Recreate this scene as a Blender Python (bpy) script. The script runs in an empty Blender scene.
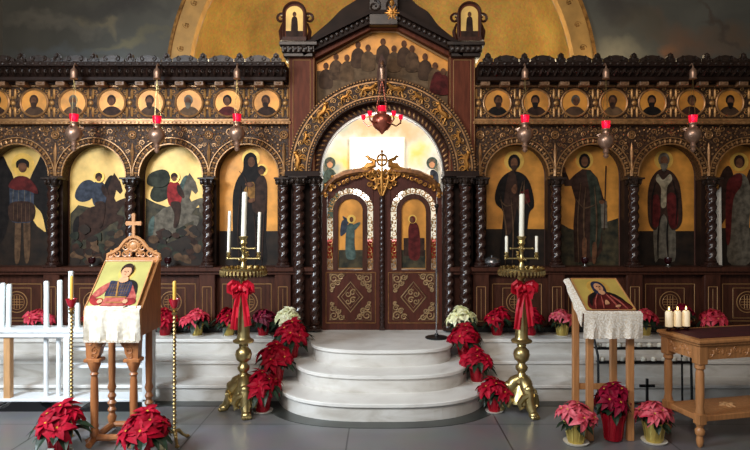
import bpy, bmesh, math, random
from mathutils import Vector, Matrix
PI = math.pi
random.seed(7)
COL = bpy.context.scene.collection
F, CX, HY, EYE = 583.0, 382.0, 216.0, 1.75     # focal in px, centre line, horizon, eye height (camera stands at 0,0)

def X(px, Y): return (px - CX) * Y / F
def Z(py, Y): return EYE - (py - HY) * Y / F
def P(pts, Y): return [(X(a, Y), Z(b, Y)) for a, b in pts]
def lin(c):
    r = []
    for v in c[:3]:
        v = v / 255.0
        r.append(v / 12.92 if v <= 0.04045 else ((v + 0.055) / 1.055) ** 2.4)
    return (r[0], r[1], r[2], 1.0)

# ---------------------------------------------------------------- materials
MATS = {}
def M(name, rgb, rough=0.5, metal=0.0, var=0.0, scale=10.0, bump=0.0, bscale=None, rgb2=None, stretch=None,
      emit=None, estr=0.0, trans=0.0, coat=0.0, spec=0.5, detail=4.0):
    if name in MATS: return MATS[name]
    m = bpy.data.materials.new(name); m.use_nodes = True
    nt = m.node_tree; b = nt.nodes['Principled BSDF']
    c = lin(rgb)
    b.inputs['Base Color'].default_value = c
    b.inputs['Roughness'].default_value = rough
    b.inputs['Metallic'].default_value = metal
    b.inputs['Specular IOR Level'].default_value = spec
    if coat: b.inputs['Coat Weight'].default_value = coat; b.inputs['Coat Roughness'].default_value = 0.15
    if trans: b.inputs['Transmission Weight'].default_value = trans
    if emit: b.inputs['Emission Color'].default_value = lin(emit); b.inputs['Emission Strength'].default_value = estr
    if var or rgb2 or bump:
        tc = nt.nodes.new('ShaderNodeTexCoord'); mp = nt.nodes.new('ShaderNodeMapping')
        nt.links.new(tc.outputs['Object'], mp.inputs['Vector'])
        if stretch: mp.inputs['Scale'].default_value = stretch
        n = nt.nodes.new('ShaderNodeTexNoise'); n.inputs['Scale'].default_value = scale; n.inputs['Detail'].default_value = detail
        nt.links.new(mp.outputs['Vector'], n.inputs['Vector'])
        if var or rgb2:
            r = nt.nodes.new('ShaderNodeValToRGB')
            c2 = lin(rgb2) if rgb2 else tuple(min(1, v * (1 + var)) for v in c[:3]) + (1,)
            c1 = c if rgb2 else tuple(v * (1 - var) for v in c[:3]) + (1,)
            r.color_ramp.elements[0].position = 0.35; r.color_ramp.elements[0].color = c1
            r.color_ramp.elements[1].position = 0.65; r.color_ramp.elements[1].color = c2
            nt.links.new(n.outputs['Fac'], r.inputs['Fac']); nt.links.new(r.outputs['Color'], b.inputs['Base Color'])
        if bump:
            n2 = nt.nodes.new('ShaderNodeTexNoise'); n2.inputs['Scale'].default_value = bscale or scale * 3
            nt.links.new(mp.outputs['Vector'], n2.inputs['Vector'])
            bp = nt.nodes.new('ShaderNodeBump'); bp.inputs['Strength'].default_value = bump; bp.inputs['Distance'].default_value = 0.01
            nt.links.new(n2.outputs['Fac'], bp.inputs['Height']); nt.links.new(bp.outputs['Normal'], b.inputs['Normal'])
    MATS[name] = m
    return m

M('walnut', (66, 36, 25), 0.45, var=0.3, scale=6, stretch=(6, 6, 1), spec=0.2)
M('walnut_dark', (38, 24, 18), 0.55, var=0.25, scale=6, spec=0.15)
M('walnut_twist', (48, 28, 22), 0.26, var=0.2, scale=8, coat=0.12)
M('mahogany', (96, 46, 28), 0.5, var=0.22, scale=5, stretch=(6, 6, 1), spec=0.15)
M('door_wood', (74, 35, 24), 0.45, var=0.25, scale=5, stretch=(6, 6, 1), spec=0.25)
M('p_hall', (104, 82, 60), 0.6, var=0.35, scale=12, spec=0.15, detail=7)
M('p_robe_tan', (96, 72, 50), 0.6, var=0.35, scale=12, spec=0.15)
M('p_robe_umber', (72, 52, 38), 0.6, var=0.35, scale=12, spec=0.15)
M('modillion_wood', (128, 94, 66), 0.45, var=0.25, scale=9)
M('carved', (158, 114, 70), 0.38, metal=0.4, var=0.3, scale=20)
M('carved_bg', (42, 26, 17), 0.5, rgb2=(82, 56, 36), spec=0.25, scale=38, bump=1.0, bscale=50, detail=2)
M('crest_wood', (40, 25, 17), 0.6, var=0.3, scale=6, spec=0.2)
M('carved_dark', (46, 33, 26), 0.34, metal=0.1, var=0.35, scale=20, spec=0.4)
M('inlay', (172, 130, 84), 0.4, metal=0.3)
M('gilt', (178, 122, 56), 0.4, metal=0.7, var=0.2, scale=25)
M('gilt_dull', (168, 122, 68), 0.42, metal=0.4, var=0.25, scale=25)
M('door_carving', (158, 128, 90), 0.42, metal=0.3, var=0.25, scale=25)
M('gilt_brown', (112, 70, 34), 0.4, metal=0.4, var=0.3, scale=30)
M('icon_gold', (206, 138, 56), 0.45, metal=0.2, var=0.3, scale=5, detail=6)
M('icon_gold_pale', (220, 178, 98), 0.45, metal=0.2, var=0.22, scale=5, detail=6)
M('icon_ground', (28, 22, 18), 0.55, rgb2=(46, 34, 25), scale=9, detail=7, spec=0.2)
M('icon_ground_green', (34, 34, 27), 0.55, rgb2=(76, 66, 46), scale=12, detail=8, spec=0.2)
M('p_black', (25, 20, 18), 0.6, var=0.45, scale=16, spec=0.15, detail=7)
M('p_brown', (52, 34, 26), 0.6, var=0.45, scale=16, spec=0.15, detail=7)
M('p_darkred', (80, 26, 24), 0.6, var=0.45, scale=16, spec=0.15, detail=7)
M('p_red', (134, 34, 34), 0.6, var=0.45, scale=16, spec=0.15, detail=7)
M('p_blue', (52, 56, 66), 0.6, var=0.45, scale=16, spec=0.15, detail=7)
M('p_grey', (92, 84, 72), 0.6, var=0.45, scale=16, spec=0.15, detail=7)
M('p_green', (46, 48, 38), 0.6, var=0.45, scale=16, spec=0.15, detail=7)
M('p_teal', (70, 84, 78), 0.6, var=0.45, scale=16, spec=0.15, detail=7)
M('p_fold', (84, 62, 44), 0.6, var=0.45, scale=16, spec=0.15, detail=7)
M('p_ochre', (140, 98, 48), 0.6, var=0.45, scale=16, spec=0.15, detail=7)
M('p_skin', (150, 100, 66), 0.6, var=0.45, scale=16, spec=0.15, detail=7)
M('p_skin_dark', (96, 62, 42), 0.6, var=0.45, scale=16, spec=0.15, detail=7)
M('p_white', (142, 128, 104), 0.6, var=0.45, scale=16, spec=0.15, detail=7)
M('p_face', (196, 142, 104), 0.5, var=0.12, scale=20)
M('p_halo', (224, 178, 84), 0.42, metal=0.35, var=0.15, scale=12)
M('oak', (180, 124, 76), 0.42, var=0.14, scale=6, stretch=(8, 8, 1), coat=0.1)
M('oak_red', (156, 98, 56), 0.4, var=0.2, scale=6, stretch=(8, 8, 1), coat=0.15)
M('oak_pale', (196, 150, 104), 0.45, var=0.12, scale=6, stretch=(8, 8, 1))
M('brass', (184, 164, 112), 0.3, metal=0.9, var=0.12, scale=18)
M('brass_old', (168, 144, 94), 0.34, metal=0.9, var=0.2, scale=18)
M('copper', (178, 142, 120), 0.36, metal=0.7, var=0.2, scale=18)
M('copper_red', (176, 96, 76), 0.3, metal=0.7, var=0.2, scale=18)
M('silver', (170, 165, 158), 0.3, metal=0.9)
M('iron', (28, 28, 30), 0.45, metal=0.4)
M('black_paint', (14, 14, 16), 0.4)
M('wax', (246, 240, 222), 0.45)
M('wax_blue', (230, 238, 238), 0.4)
M('wax_yellow', (222, 176, 74), 0.45)
M('wax_lit', (246, 232, 204), 0.5, emit=(255, 214, 150), estr=0.25)
M('flame', (255, 220, 140), 0.5, emit=(255, 214, 130), estr=6.0)
M('wick', (30, 26, 24), 0.8)
M('ruby_lit', (220, 24, 62), 0.2, trans=0.6, emit=(255, 28, 80), estr=0.3)
M('ruby', (168, 26, 44), 0.2)
M('ruby_dark', (40, 10, 14), 0.1)
M('lamp_flame', (255, 190, 180), 0.4, emit=(255, 150, 160), estr=14.0)
M('ribbon', (184, 8, 36), 0.5, var=0.12, scale=12)
M('white_paint', (232, 236, 238), 0.4, var=0.03, scale=8)
M('lace', (248, 242, 232), 0.85, rgb2=(214, 196, 172), scale=75, bump=0.7, bscale=70)
M('cloth_white', (226, 220, 206), 0.8, rgb2=(200, 188, 166), scale=24, bump=0.8, bscale=22)
M('velvet', (66, 16, 22), 0.7, var=0.2, scale=12)
M('bract_red', (156, 3, 34), 0.6, var=0.3, scale=9, spec=0.2)
M('bract_crimson', (124, 4, 38), 0.6, var=0.3, scale=9, spec=0.2)
M('bract_purple', (126, 16, 48), 0.6, var=0.35, scale=9)
M('bract_pink', (196, 40, 66), 0.6, rgb2=(226, 112, 124), scale=14)
M('bract_rose', (192, 28, 56), 0.6, rgb2=(214, 76, 92), scale=14)
M('bract_white', (250, 246, 214), 0.6, rgb2=(228, 228, 172), scale=12)
M('leaf', (28, 46, 30), 0.45, var=0.3, scale=12)
M('cyathia', (214, 186, 60), 0.5)
M('foil_red', (170, 14, 36), 0.25, metal=0.35, bump=0.3, bscale=40)
M('foil_gold', (196, 172, 92), 0.28, metal=0.6, bump=0.3, bscale=40)
M('saucer', (214, 208, 196), 0.4)
M('paper', (232, 230, 226), 0.6)
M('stem', (60, 70, 40), 0.6)
M('altar_white', (240, 234, 222), 0.7)
M('altar_red', (186, 22, 34), 0.6)
M('window_glow', (255, 255, 255), 0.5, emit=(255, 252, 244), estr=3.0)
M('grey_metal', (150, 150, 152), 0.25, metal=0.9)

def marble(name, a, b, v):
    m = bpy.data.materials.new(name); m.use_nodes = True; nt = m.node_tree; bs = nt.nodes['Principled BSDF']
    tc = nt.nodes.new('ShaderNodeTexCoord'); mp = nt.nodes.new('ShaderNodeMapping'); mp.inputs['Scale'].default_value = (1, 1, 3)
    n = nt.nodes.new('ShaderNodeTexNoise'); n.inputs['Scale'].default_value = 2.6; n.inputs['Detail'].default_value = 9; n.inputs['Distortion'].default_value = 1.2
    r = nt.nodes.new('ShaderNodeValToRGB'); e = r.color_ramp.elements
    e[0].position = 0.3; e[0].color = lin(v); e[1].position = 0.62; e[1].color = lin(a)
    k = e.new(0.46); k.color = lin(b)
    nt.links.new(tc.outputs['Object'], mp.inputs['Vector']); nt.links.new(mp.outputs['Vector'], n.inputs['Vector'])
    nt.links.new(n.outputs['Fac'], r.inputs['Fac']); nt.links.new(r.outputs['Color'], bs.inputs['Base Color'])
    bs.inputs['Roughness'].default_value = 0.32
    MATS[name] = m
marble('marble', (212, 208, 202), (202, 197, 189), (182, 175, 165))
marble('marble_edge', (226, 223, 217), (218, 214, 208), (200, 195, 187))
marble('marble_dark', (66, 70, 66), (58, 61, 58), (46, 48, 46))

def floor_mat():
    m = bpy.data.materials.new('floor_tile'); m.use_nodes = True; nt = m.node_tree; bs = nt.nodes['Principled BSDF']
    tc = nt.nodes.new('ShaderNodeTexCoord'); mp = nt.nodes.new('ShaderNodeMapping')
    mp.inputs['Location'].default_value = (0.27, 0.10, 0)
    br = nt.nodes.new('ShaderNodeTexBrick'); br.offset = 0.0; br.inputs['Scale'].default_value = 1.0
    br.inputs['Brick Width'].default_value = 1.25; br.inputs['Row Height'].default_value = 1.25; br.inputs['Mortar Size'].default_value = 0.006
    br.inputs['Color1'].default_value = lin((120, 118, 118)); br.inputs['Color2'].default_value = lin((114, 111, 110)); br.inputs['Mortar'].default_value = lin((62, 62, 62))
    n = nt.nodes.new('ShaderNodeTexNoise'); n.inputs['Scale'].default_value = 3.0; n.inputs['Detail'].default_value = 8
    mx = nt.nodes.new('ShaderNodeMix'); mx.data_type = 'RGBA'; mx.blend_type = 'MULTIPLY'; mx.inputs[0].default_value = 0.35
    nt.links.new(tc.outputs['Object'], mp.inputs['Vector']); nt.links.new(mp.outputs['Vector'], br.inputs['Vector']); nt.links.new(tc.outputs['Object'], n.inputs['Vector'])
    nt.links.new(br.outputs['Color'], mx.inputs[6]); nt.links.new(n.outputs['Color'], mx.inputs[7]); nt.links.new(mx.outputs[2], bs.inputs['Base Color'])
    bs.inputs['Roughness'].default_value = 0.28
    MATS['floor_tile'] = m
floor_mat()

def mural_mat(name, base, base2, blobs, rough=0.75, scale=0.9):
    """a faded painted wall: brush-mottled ground plus soft painted patches (x, z, rx, rz, colour)"""
    m = bpy.data.materials.new(name); m.use_nodes = True; nt = m.node_tree; bs = nt.nodes['Principled BSDF']
    L = nt.links.new
    tc = nt.nodes.new('ShaderNodeTexCoord')
    n = nt.nodes.new('ShaderNodeTexNoise'); n.inputs['Scale'].default_value = scale; n.inputs['Detail'].default_value = 7; n.inputs['Distortion'].default_value = 1.0
    L(tc.outputs['Object'], n.inputs['Vector'])
    r = nt.nodes.new('ShaderNodeValToRGB'); r.color_ramp.elements[0].position = 0.35; r.color_ramp.elements[1].position = 0.68
    r.color_ramp.elements[0].color = lin(base); r.color_ramp.elements[1].color = lin(base2); L(n.outputs['Fac'], r.inputs['Fac'])
    cur = r.outputs['Color']
    n2 = nt.nodes.new('ShaderNodeTexNoise'); n2.inputs['Scale'].default_value = 2.2; n2.inputs['Detail'].default_value = 5
    L(tc.outputs['Object'], n2.inputs['Vector'])
    add = nt.nodes.new('ShaderNodeVectorMath'); add.operation = 'MULTIPLY_ADD'
    add.inputs[1].default_value = (0.9, 0.9, 0.9); L(n2.outputs['Color'], add.inputs[0]); L(tc.outputs['Object'], add.inputs[2])
    for x, z, rx, rz, ang, c in blobs:
        mp = nt.nodes.new('ShaderNodeMapping'); mp.vector_type = 'TEXTURE'
        mp.inputs['Location'].default_value = (x + 0.45, 0.45, z + 0.45); mp.inputs['Scale'].default_value = (rx, 60, rz); mp.inputs['Rotation'].default_value = (0, ang, 0)
        L(add.outputs[0], mp.inputs['Vector'])
        ln = nt.nodes.new('ShaderNodeVectorMath'); ln.operation = 'LENGTH'; L(mp.outputs['Vector'], ln.inputs[0])
        mr = nt.nodes.new('ShaderNodeMapRange'); mr.inputs['From Min'].default_value = 1.4; mr.inputs['From Max'].default_value = 0.3
        L(ln.outputs['Value'], mr.inputs['Value'])
        mx = nt.nodes.new('ShaderNodeMix'); mx.data_type = 'RGBA'; L(mr.outputs['Result'], mx.inputs[0]); L(cur, mx.inputs[6]); mx.inputs[7].default_value = lin(c)
        cur = mx.outputs[2]
    L(cur, bs.inputs['Base Color']); bs.inputs['Roughness'].default_value = rough
    MATS[name] = m

# ---------------------------------------------------------------- mesh builder
class MB:
    def __init__(s): s.v = []; s.f = []
    def add(s, vs, fs):
        o = len(s.v); s.v += [tuple(v) for v in vs]; s.f += [tuple(i + o for i in f) for f in fs]
    def box(s, x0, x1, y0, y1, z0, z1):
        s.add([(x0, y0, z0), (x1, y0, z0), (x1, y1, z0), (x0, y1, z0), (x0, y0, z1), (x1, y0, z1), (x1, y1, z1), (x0, y1, z1)],
              [(0, 3, 2, 1), (4, 5, 6, 7), (0, 1, 5, 4), (1, 2, 6, 5), (2, 3, 7, 6), (3, 0, 4, 7)])
    def bbox(s, x0, x1, y0, y1, z0, z1, b=0.008):     # box with chamfered vertical and top edges
        pl = [(x0 + b, y0), (x1 - b, y0), (x1, y0 + b), (x1, y1 - b), (x1 - b, y1), (x0 + b, y1), (x0, y1 - b), (x0, y0 + b)]
        cx, cy = (x0 + x1) / 2, (y0 + y1) / 2
        sx = 1 - 2 * b / (x1 - x0); sy = 1 - 2 * b / (y1 - y0)
        ins = [(cx + (x - cx) * sx, cy + (y - cy) * sy) for x, y in pl]
        vs = [(x, y, z0 + b) for x, y in pl] + [(x, y, z1 - b) for x, y in pl] + [(x, y, z1) for x, y in ins] + [(x, y, z0) for x, y in ins]
        fs = [tuple(range(16, 24)), tuple(range(31, 23, -1))]
        for i in range(8):
            j = (i + 1) % 8
            fs += [(i, j, 8 + j, 8 + i), (8 + i, 8 + j, 16 + j, 16 + i), (24 + i, 24 + j, j, i)]
        s.add(vs, fs)
    def prism(s, pts, y0, y1):                          # outline in x,z given depth from y0 (front) to y1
        n = len(pts)
        a = sum(pts[i][0] * pts[(i + 1) % n][1] - pts[(i + 1) % n][0] * pts[i][1] for i in range(n))
        if a < 0: pts = pts[::-1]
        s.add([(x, y0, z) for x, z in pts] + [(x, y1, z) for x, z in pts],
              [tuple(range(n)), tuple(range(2 * n - 1, n - 1, -1))] + [((i + 1) % n, i, n + i, n + (i + 1) % n) for i in range(n)])
    def slab(s, pts, z0, z1):                           # outline in x,y
        n = len(pts)
        a = sum(pts[i][0] * pts[(i + 1) % n][1] - pts[(i + 1) % n][0] * pts[i][1] for i in range(n))
        if a < 0: pts = pts[::-1]
        s.add([(x, y, z0) for x, y in pts] + [(x, y, z1) for x, y in pts],
              [tuple(range(n - 1, -1, -1)), tuple(range(n, 2 * n))] + [(i, (i + 1) % n, n + (i + 1) % n, n + i) for i in range(n)])
    def ring(s, cx, cz, r0, r1, a0, a1, y0, y1, n=32):  # arc band standing in the x,z plane
        vs = []; fs = []
        for i in range(n + 1):
            a = a0 + (a1 - a0) * i / n; c, d = math.cos(a), math.sin(a)
            for r, y in ((r0, y0), (r1, y0), (r1, y1), (r0, y1)): vs.append((cx + r * c, y, cz + r * d))
        for i in range(n):
            o = 4 * i
            for k in range(4): fs.append((o + k, o + (k + 1) % 4, o + 4 + (k + 1) % 4, o + 4 + k))
        fs += [(0, 3, 2, 1), (4 * n, 4 * n + 1, 4 * n + 2, 4 * n + 3)]
        s.add(vs, fs)
    def lathe(s, prof, o=(0, 0, 0), n=20):
        vs = []; fs = []
        for r, z in prof:
            for i in range(n):
                a = 2 * PI * i / n; vs.append((o[0] + r * math.cos(a), o[1] + r * math.sin(a), o[2] + z))
        for k in range(len(prof) - 1):
            for i in range(n):
                j = (i + 1) % n; fs.append((k * n + i, k * n + j, (k + 1) * n + j, (k + 1) * n + i))
        fs.append(tuple(range(n - 1, -1, -1))); m = (len(prof) - 1) * n; fs.append(tuple(range(m, m + n)))
        s.add(vs, fs)
    def tube(s, pts, r, n=6, closed=False):
        P_ = [Vector(p) for p in pts]; m = len(P_)
        rr = r if isinstance(r, (list, tuple)) else [r] * m
        vs = []; fs = []; up = None
        for i in range(m):
            if closed: t = P_[(i + 1) % m] - P_[i - 1]
            else: t = P_[min(i + 1, m - 1)] - P_[max(i - 1, 0)]
            if t.length < 1e-9: t = Vector((0, 0, 1))
            t.normalize()
            if up is None: up = Vector((0, 0, 1)) if abs(t.z) < 0.9 else Vector((0, 1, 0))
            u = up - t * up.dot(t)
            if u.length < 1e-4: u = t.orthogonal()
            u.normalize(); up = u; w = t.cross(u)
            for k in range(n):
                a = 2 * PI * k / n; vs.append(P_[i] + (u * math.cos(a) + w * math.sin(a)) * rr[i])
        for i in range(m if closed else m - 1):
            i2 = (i + 1) % m
            for k in range(n):
                k2 = (k + 1) % n; fs.append((i * n + k, i * n + k2, i2 * n + k2, i2 * n + k))
        if not closed: fs += [tuple(range(n - 1, -1, -1)), tuple(range((m - 1) * n, m * n))]
        s.add(vs, fs)
    def blob(s, c, r, n=8, m=6, rot=None):              # ellipsoid, r = (rx, ry, rz)
        if not isinstance(r, (tuple, list)): r = (r, r, r)
        vs = [Vector((0, 0, -r[2]))]; fs = []
        for k in range(1, m):
            p = -PI / 2 + PI * k / m
            for i in range(n):
                a = 2 * PI * i / n; vs.append(Vector((r[0] * math.cos(p) * math.cos(a), r[1] * math.cos(p) * math.sin(a), r[2] * math.sin(p))))
        vs.append(Vector((0, 0, r[2])))
        for i in range(n):
            j = (i + 1) % n; fs.append((0, 1 + j, 1 + i)); t = 1 + (m - 2) * n; fs.append((t + i, t + j, len(vs) - 1))
        for k in range(m - 2):
            for i in range(n):
                j = (i + 1) % n; fs.append((1 + k * n + i, 1 + k * n + j, 1 + (k + 1) * n + j, 1 + (k + 1) * n + i))
        c = Vector(c)
        s.add([(rot @ v if rot else v) + c for v in vs], fs)
    def scroll(s, cx, cz, y, r, turns=1.3, d=1, a0=0.0, t=None, n=16):
        t = t or r * 0.17; pts = []; rr = []
        for i in range(n + 1):
            q = i / n; a = a0 + d * 2 * PI * turns * q; k = r * (1 - 0.82 * q)
            pts.append((cx + k * math.cos(a), y, cz + k * math.sin(a))); rr.append(t * (1 - 0.4 * q))
        s.tube(pts, rr, 5)
    def frame(s, x0, x1, z0, z1, y, r=0.005):
        s.tube([(x0, y, z0), (x1, y, z0)], r, 4); s.tube([(x0, y, z1), (x1, y, z1)], r, 4)
        s.tube([(x0, y, z0), (x0, y, z1)], r, 4); s.tube([(x1, y, z0), (x1, y, z1)], r, 4)
    def twist(s, c, z0, z1, r, lobes=3, pitch=0.3, amp=0.14, n=24, d=1):
        m = max(8, int((z1 - z0) / 0.014)); vs = []; fs = []
        for k in range(m + 1):
            z = z0 + (z1 - z0) * k / m
            for i in range(n):
                a = 2 * PI * i / n; q = r * (1 + amp * math.cos(lobes * (a - d * 2 * PI * (z - z0) / pitch)))
                vs.append((c[0] + q * math.cos(a), c[1] + q * math.sin(a), z))
        for k in range(m):
            for i in range(n):
                j = (i + 1) % n; fs.append((k * n + i, k * n + j, (k + 1) * n + j, (k + 1) * n + i))
        fs += [tuple(range(n - 1, -1, -1)), tuple(range(m * n, (m + 1) * n))]
        s.add(vs, fs)
    def leaf(s, p, d, up, L, W, droop=0.3):
        d = Vector(d).normalized(); up = Vector(up).normalized(); side = d.cross(up)
        if side.length < 1e-3: side = d.orthogonal()
        side.normalize(); up = side.cross(d)
        prof = [(0, 0.12), (0.25, 0.75), (0.5, 1.0), (0.75, 0.62), (1, 0.02)]
        vs = []; fs = []
        for q, w in prof:
            c = Vector(p) + d * (L * q) - up * (droop * L * q * q)
            hw = W * w / 2
            vs += [c - side * hw + up * hw * 0.35, c, c + side * hw + up * hw * 0.35]
        for i in range(4):
            o = 3 * i; fs += [(o, o + 1, o + 4, o + 3), (o + 1, o + 2, o + 5, o + 4)]
        s.add(vs, fs)
    def build(s, name, mat, parent=None, smooth=False, local=False, mats=None, loc=None):
        off = Vector((0, 0, 0))
        if not local:
            q = parent
            while q: off += q.location; q = q.parent
            if parent is None and loc is not None: off = Vector(loc)
        me = bpy.data.meshes.new(name)
        me.from_pydata([(v[0] - off.x, v[1] - off.y, v[2] - off.z) for v in s.v], [], s.f)
        me.materials.append(MATS[mat] if isinstance(mat, str) else mat)
        if smooth:
            me.polygons.foreach_set('use_smooth', [True] * len(me.polygons))
            try: me.set_sharp_from_angle(angle=math.radians(40))
            except Exception: pass
        me.update()
        o = bpy.data.objects.new(name, me); COL.objects.link(o)
        if parent: o.parent = parent
        elif loc is not None: o.location = loc
        return o

def thing(name, label, cat, loc=(0, 0, 0), rot=(0, 0, 0), group=None):
    o = bpy.data.objects.new(name, None); COL.objects.link(o); o.empty_display_size = 0.1
    o.location = loc; o.rotation_euler = rot; o['label'] = label; o['category'] = cat
    if group: o['group'] = group
    return o
def tag(o, label, cat, group=None):
    o['label'] = label; o['category'] = cat
    if group: o['group'] = group
    return o
def struct(o): o['kind'] = 'structure'; return o
def copy_tree(o, parent=None):
    c = o.copy(); COL.objects.link(c); c.parent = parent
    for ch in list(o.children): copy_tree(ch, c)
    return c
def dup(o, loc, rz, label, group=None):
    c = copy_tree(o); c.location = loc; c.rotation_euler = (0, 0, rz); c['label'] = label
    if group: c['group'] = group
    return c
def sm(pts, n=4):
    m = len(pts); out = []
    for i in range(m):
        a, b, c, d = [Vector((*pts[(i + k) % m], 0)) for k in (-1, 0, 1, 2)]
        for j in range(n):
            t = j / n
            q = 0.5 * (2 * b + (c - a) * t + (2 * a - 5 * b + 4 * c - d) * t * t + (3 * b - a - 3 * c + d) * t ** 3)
            out.append((q.x, q.y))
    return out
def ell(cx, cy, rx, ry, n=18): return [(cx + rx * math.cos(2 * PI * i / n), cy + ry * math.sin(2 * PI * i / n)) for i in range(n)]

class Paint:
    """thin painted layers on a panel; outlines are taken in photograph units and set at the panel's own depth"""
    def __init__(s, Y, parent, conv=None, local=False): s.Y = Y; s.par = parent; s.k = 0; s.conv = conv; s.local = local
    def __call__(s, name, mat, *polys, smooth=True, parent=None):
        s.k += 1; mb = MB()
        for i, p in enumerate(polys):
            q = sm(p) if smooth and len(p) < 16 else p
            q = s.conv(q) if s.conv else P(q, s.Y)
            mb.prism(q, s.Y - 0.0013 * s.k - 0.0001 * i, s.Y + 0.001)
        return mb.build(name, mat, parent or s.par, local=s.local)

# ================================================================ SETTING
D = 6.44
def S(py): return Z(py, D)
Wd = 4.75
mb = MB(); mb.box(-Wd, Wd, -3.0, 6.0, -0.1, 0.0); struct(mb.build('floor', 'floor_tile'))
# dark marble border let into the floor round the curved steps
def selip(a, b, n=2.8, k=40, y0=6.02):
    out = []
    for i in range(k + 1):
        t = PI * i / k; c, d = math.cos(t), math.sin(t)
        out.append((a * math.copysign(abs(c) ** (2 / n), c), y0 - b * abs(d) ** (2 / n)))
    return out
mb = MB(); mb.slab(selip(1.15, 1.22) , 0.0, 0.004); struct(mb.build('trim_1', 'marble_dark'))
mb = MB(); mb.box(-Wd, -1.2, 5.36, 5.5, 0, 0.0035); mb.box(1.2, Wd, 5.36, 5.5, 0, 0.0035); struct(mb.build('trim_2', 'marble_dark'))
# chancel platform with two straight steps each side
mb = MB()
mb.box(-Wd, Wd, 6.04, 10.2, 0.0, 0.44)
plat = struct(mb.build('floor_platform', 'marble'))
mb = MB(); mb.bbox(-Wd, Wd, 6.02, 10.2, 0.44, 0.48, 0.008); struct(mb.build('trim_platform_edge', 'marble_edge'))
for k, (y, z) in enumerate(((5.75, 0.32), (5.48, 0.16))):
    mb = MB(); mb.box(-Wd, Wd, y + 0.02, 6.05, z - 0.16, z - 0.035); struct(mb.build('trim_step_riser', 'marble'))
    mb = MB(); mb.bbox(-Wd, Wd, y, 6.05, z - 0.035, z, 0.007); struct(mb.build('trim_step_tread', 'marble_edge'))
st = thing('curved_steps', 'three pale marble curved steps bulging out in front of the closed double doors', 'steps', (0, 5.6, 0))
for a, b, z in ((1.045, 1.10, 0.16), (0.88, 0.81, 0.32), (0.725, 0.52, 0.48)):
    mb = MB(); mb.slab(selip(a - 0.022, b - 0.022), z - 0.159, z - 0.034); s_ = mb.build('step', 'marble', st)
    mb = MB(); o_, i_ = selip(a, b), selip(a - 0.01, b - 0.01)
    n = len(o_); vs = [(x, y, z - 0.036) for x, y in i_] + [(x, y, z - 0.028) for x, y in o_] + [(x, y, z - 0.006) for x, y in o_] + [(x, y, z + 0.001) for x, y in i_]
    fs = [tuple(range(n)), tuple(range(4 * n - 1, 3 * n - 1, -1))]
    for k in range(3):
        for i in range(n): j = (i + 1) % n; fs.append((k * n + j, k * n + i, (k + 1) * n + i, (k + 1) * n + j))
    mb.add(vs, fs); mb.build('nosing', 'marble_edge', s_)

# murals: the wall beyond the screen, either side of the apse
YB = 7.3; ZC = Z(84, YB); RA = 213 * YB / F
bl = []
def mbl(px, py, rx, ry, ang, c): bl.append((X(px, YB), Z(py, YB), rx * YB / F, ry * YB / F, ang, c))
mbl(50, 20, 55, 7, 0.05, (98, 94, 84)); mbl(100, 22, 14, 5, 0.9, (108, 100, 80)); mbl(60, 52, 60, 8, 0, (82, 86, 86)); mbl(130, 40, 40, 5, -0.2, (100, 94, 72)); mbl(120, 6, 50, 9, 0, (64, 62, 58))
mbl(690, 36, 44, 14, 0.35, (104, 80, 62)); mbl(672, 50, 14, 12, 0, (124, 88, 62)); mbl(640, 18, 26, 12, 0.4, (80, 74, 62)); mbl(735, 30, 22, 12, 0, (92, 76, 60))
mbl(612, 50, 24, 10, 0, (110, 106, 90)); mbl(620, 10, 24, 12, 0, (66, 62, 56)); mbl(715, 24, 26, 3, 0.7, (74, 62, 52))
mural_mat('mural', (72, 71, 64), (90, 88, 79), bl)
mb = MB(); n = 40
def wallside(sgn):
    pts = [(sgn * Wd, 0.0), (sgn * RA, 0.0)] + [(sgn * RA * math.cos(PI / 2 * i / n), ZC + RA * math.sin(PI / 2 * i / n)) for i in range(n + 1)] + [(0, 6.6), (sgn * Wd, 6.6)]
    mb.prism(pts, YB, YB + 0.2)
wallside(-1); wallside(1)
struct(mb.build('wall_back', 'mural'))
mural_mat('side_plaster', (104, 98, 88), (130, 122, 108), [])
mb = MB(); mb.box(-Wd - 0.2, -Wd, -3, 7.5, 0, 6.6); struct(mb.build('wall_left', 'side_plaster'))
mb = MB(); mb.box(Wd, Wd + 0.2, -3, 7.5, 0, 6.6); struct(mb.build('wall_right', 'side_plaster'))
mb = MB(); mb.box(-Wd - 0.2, Wd + 0.2, -3, 10.4, 6.6, 6.8); struct(mb.build('ceiling', 'side_plaster'))

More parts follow.
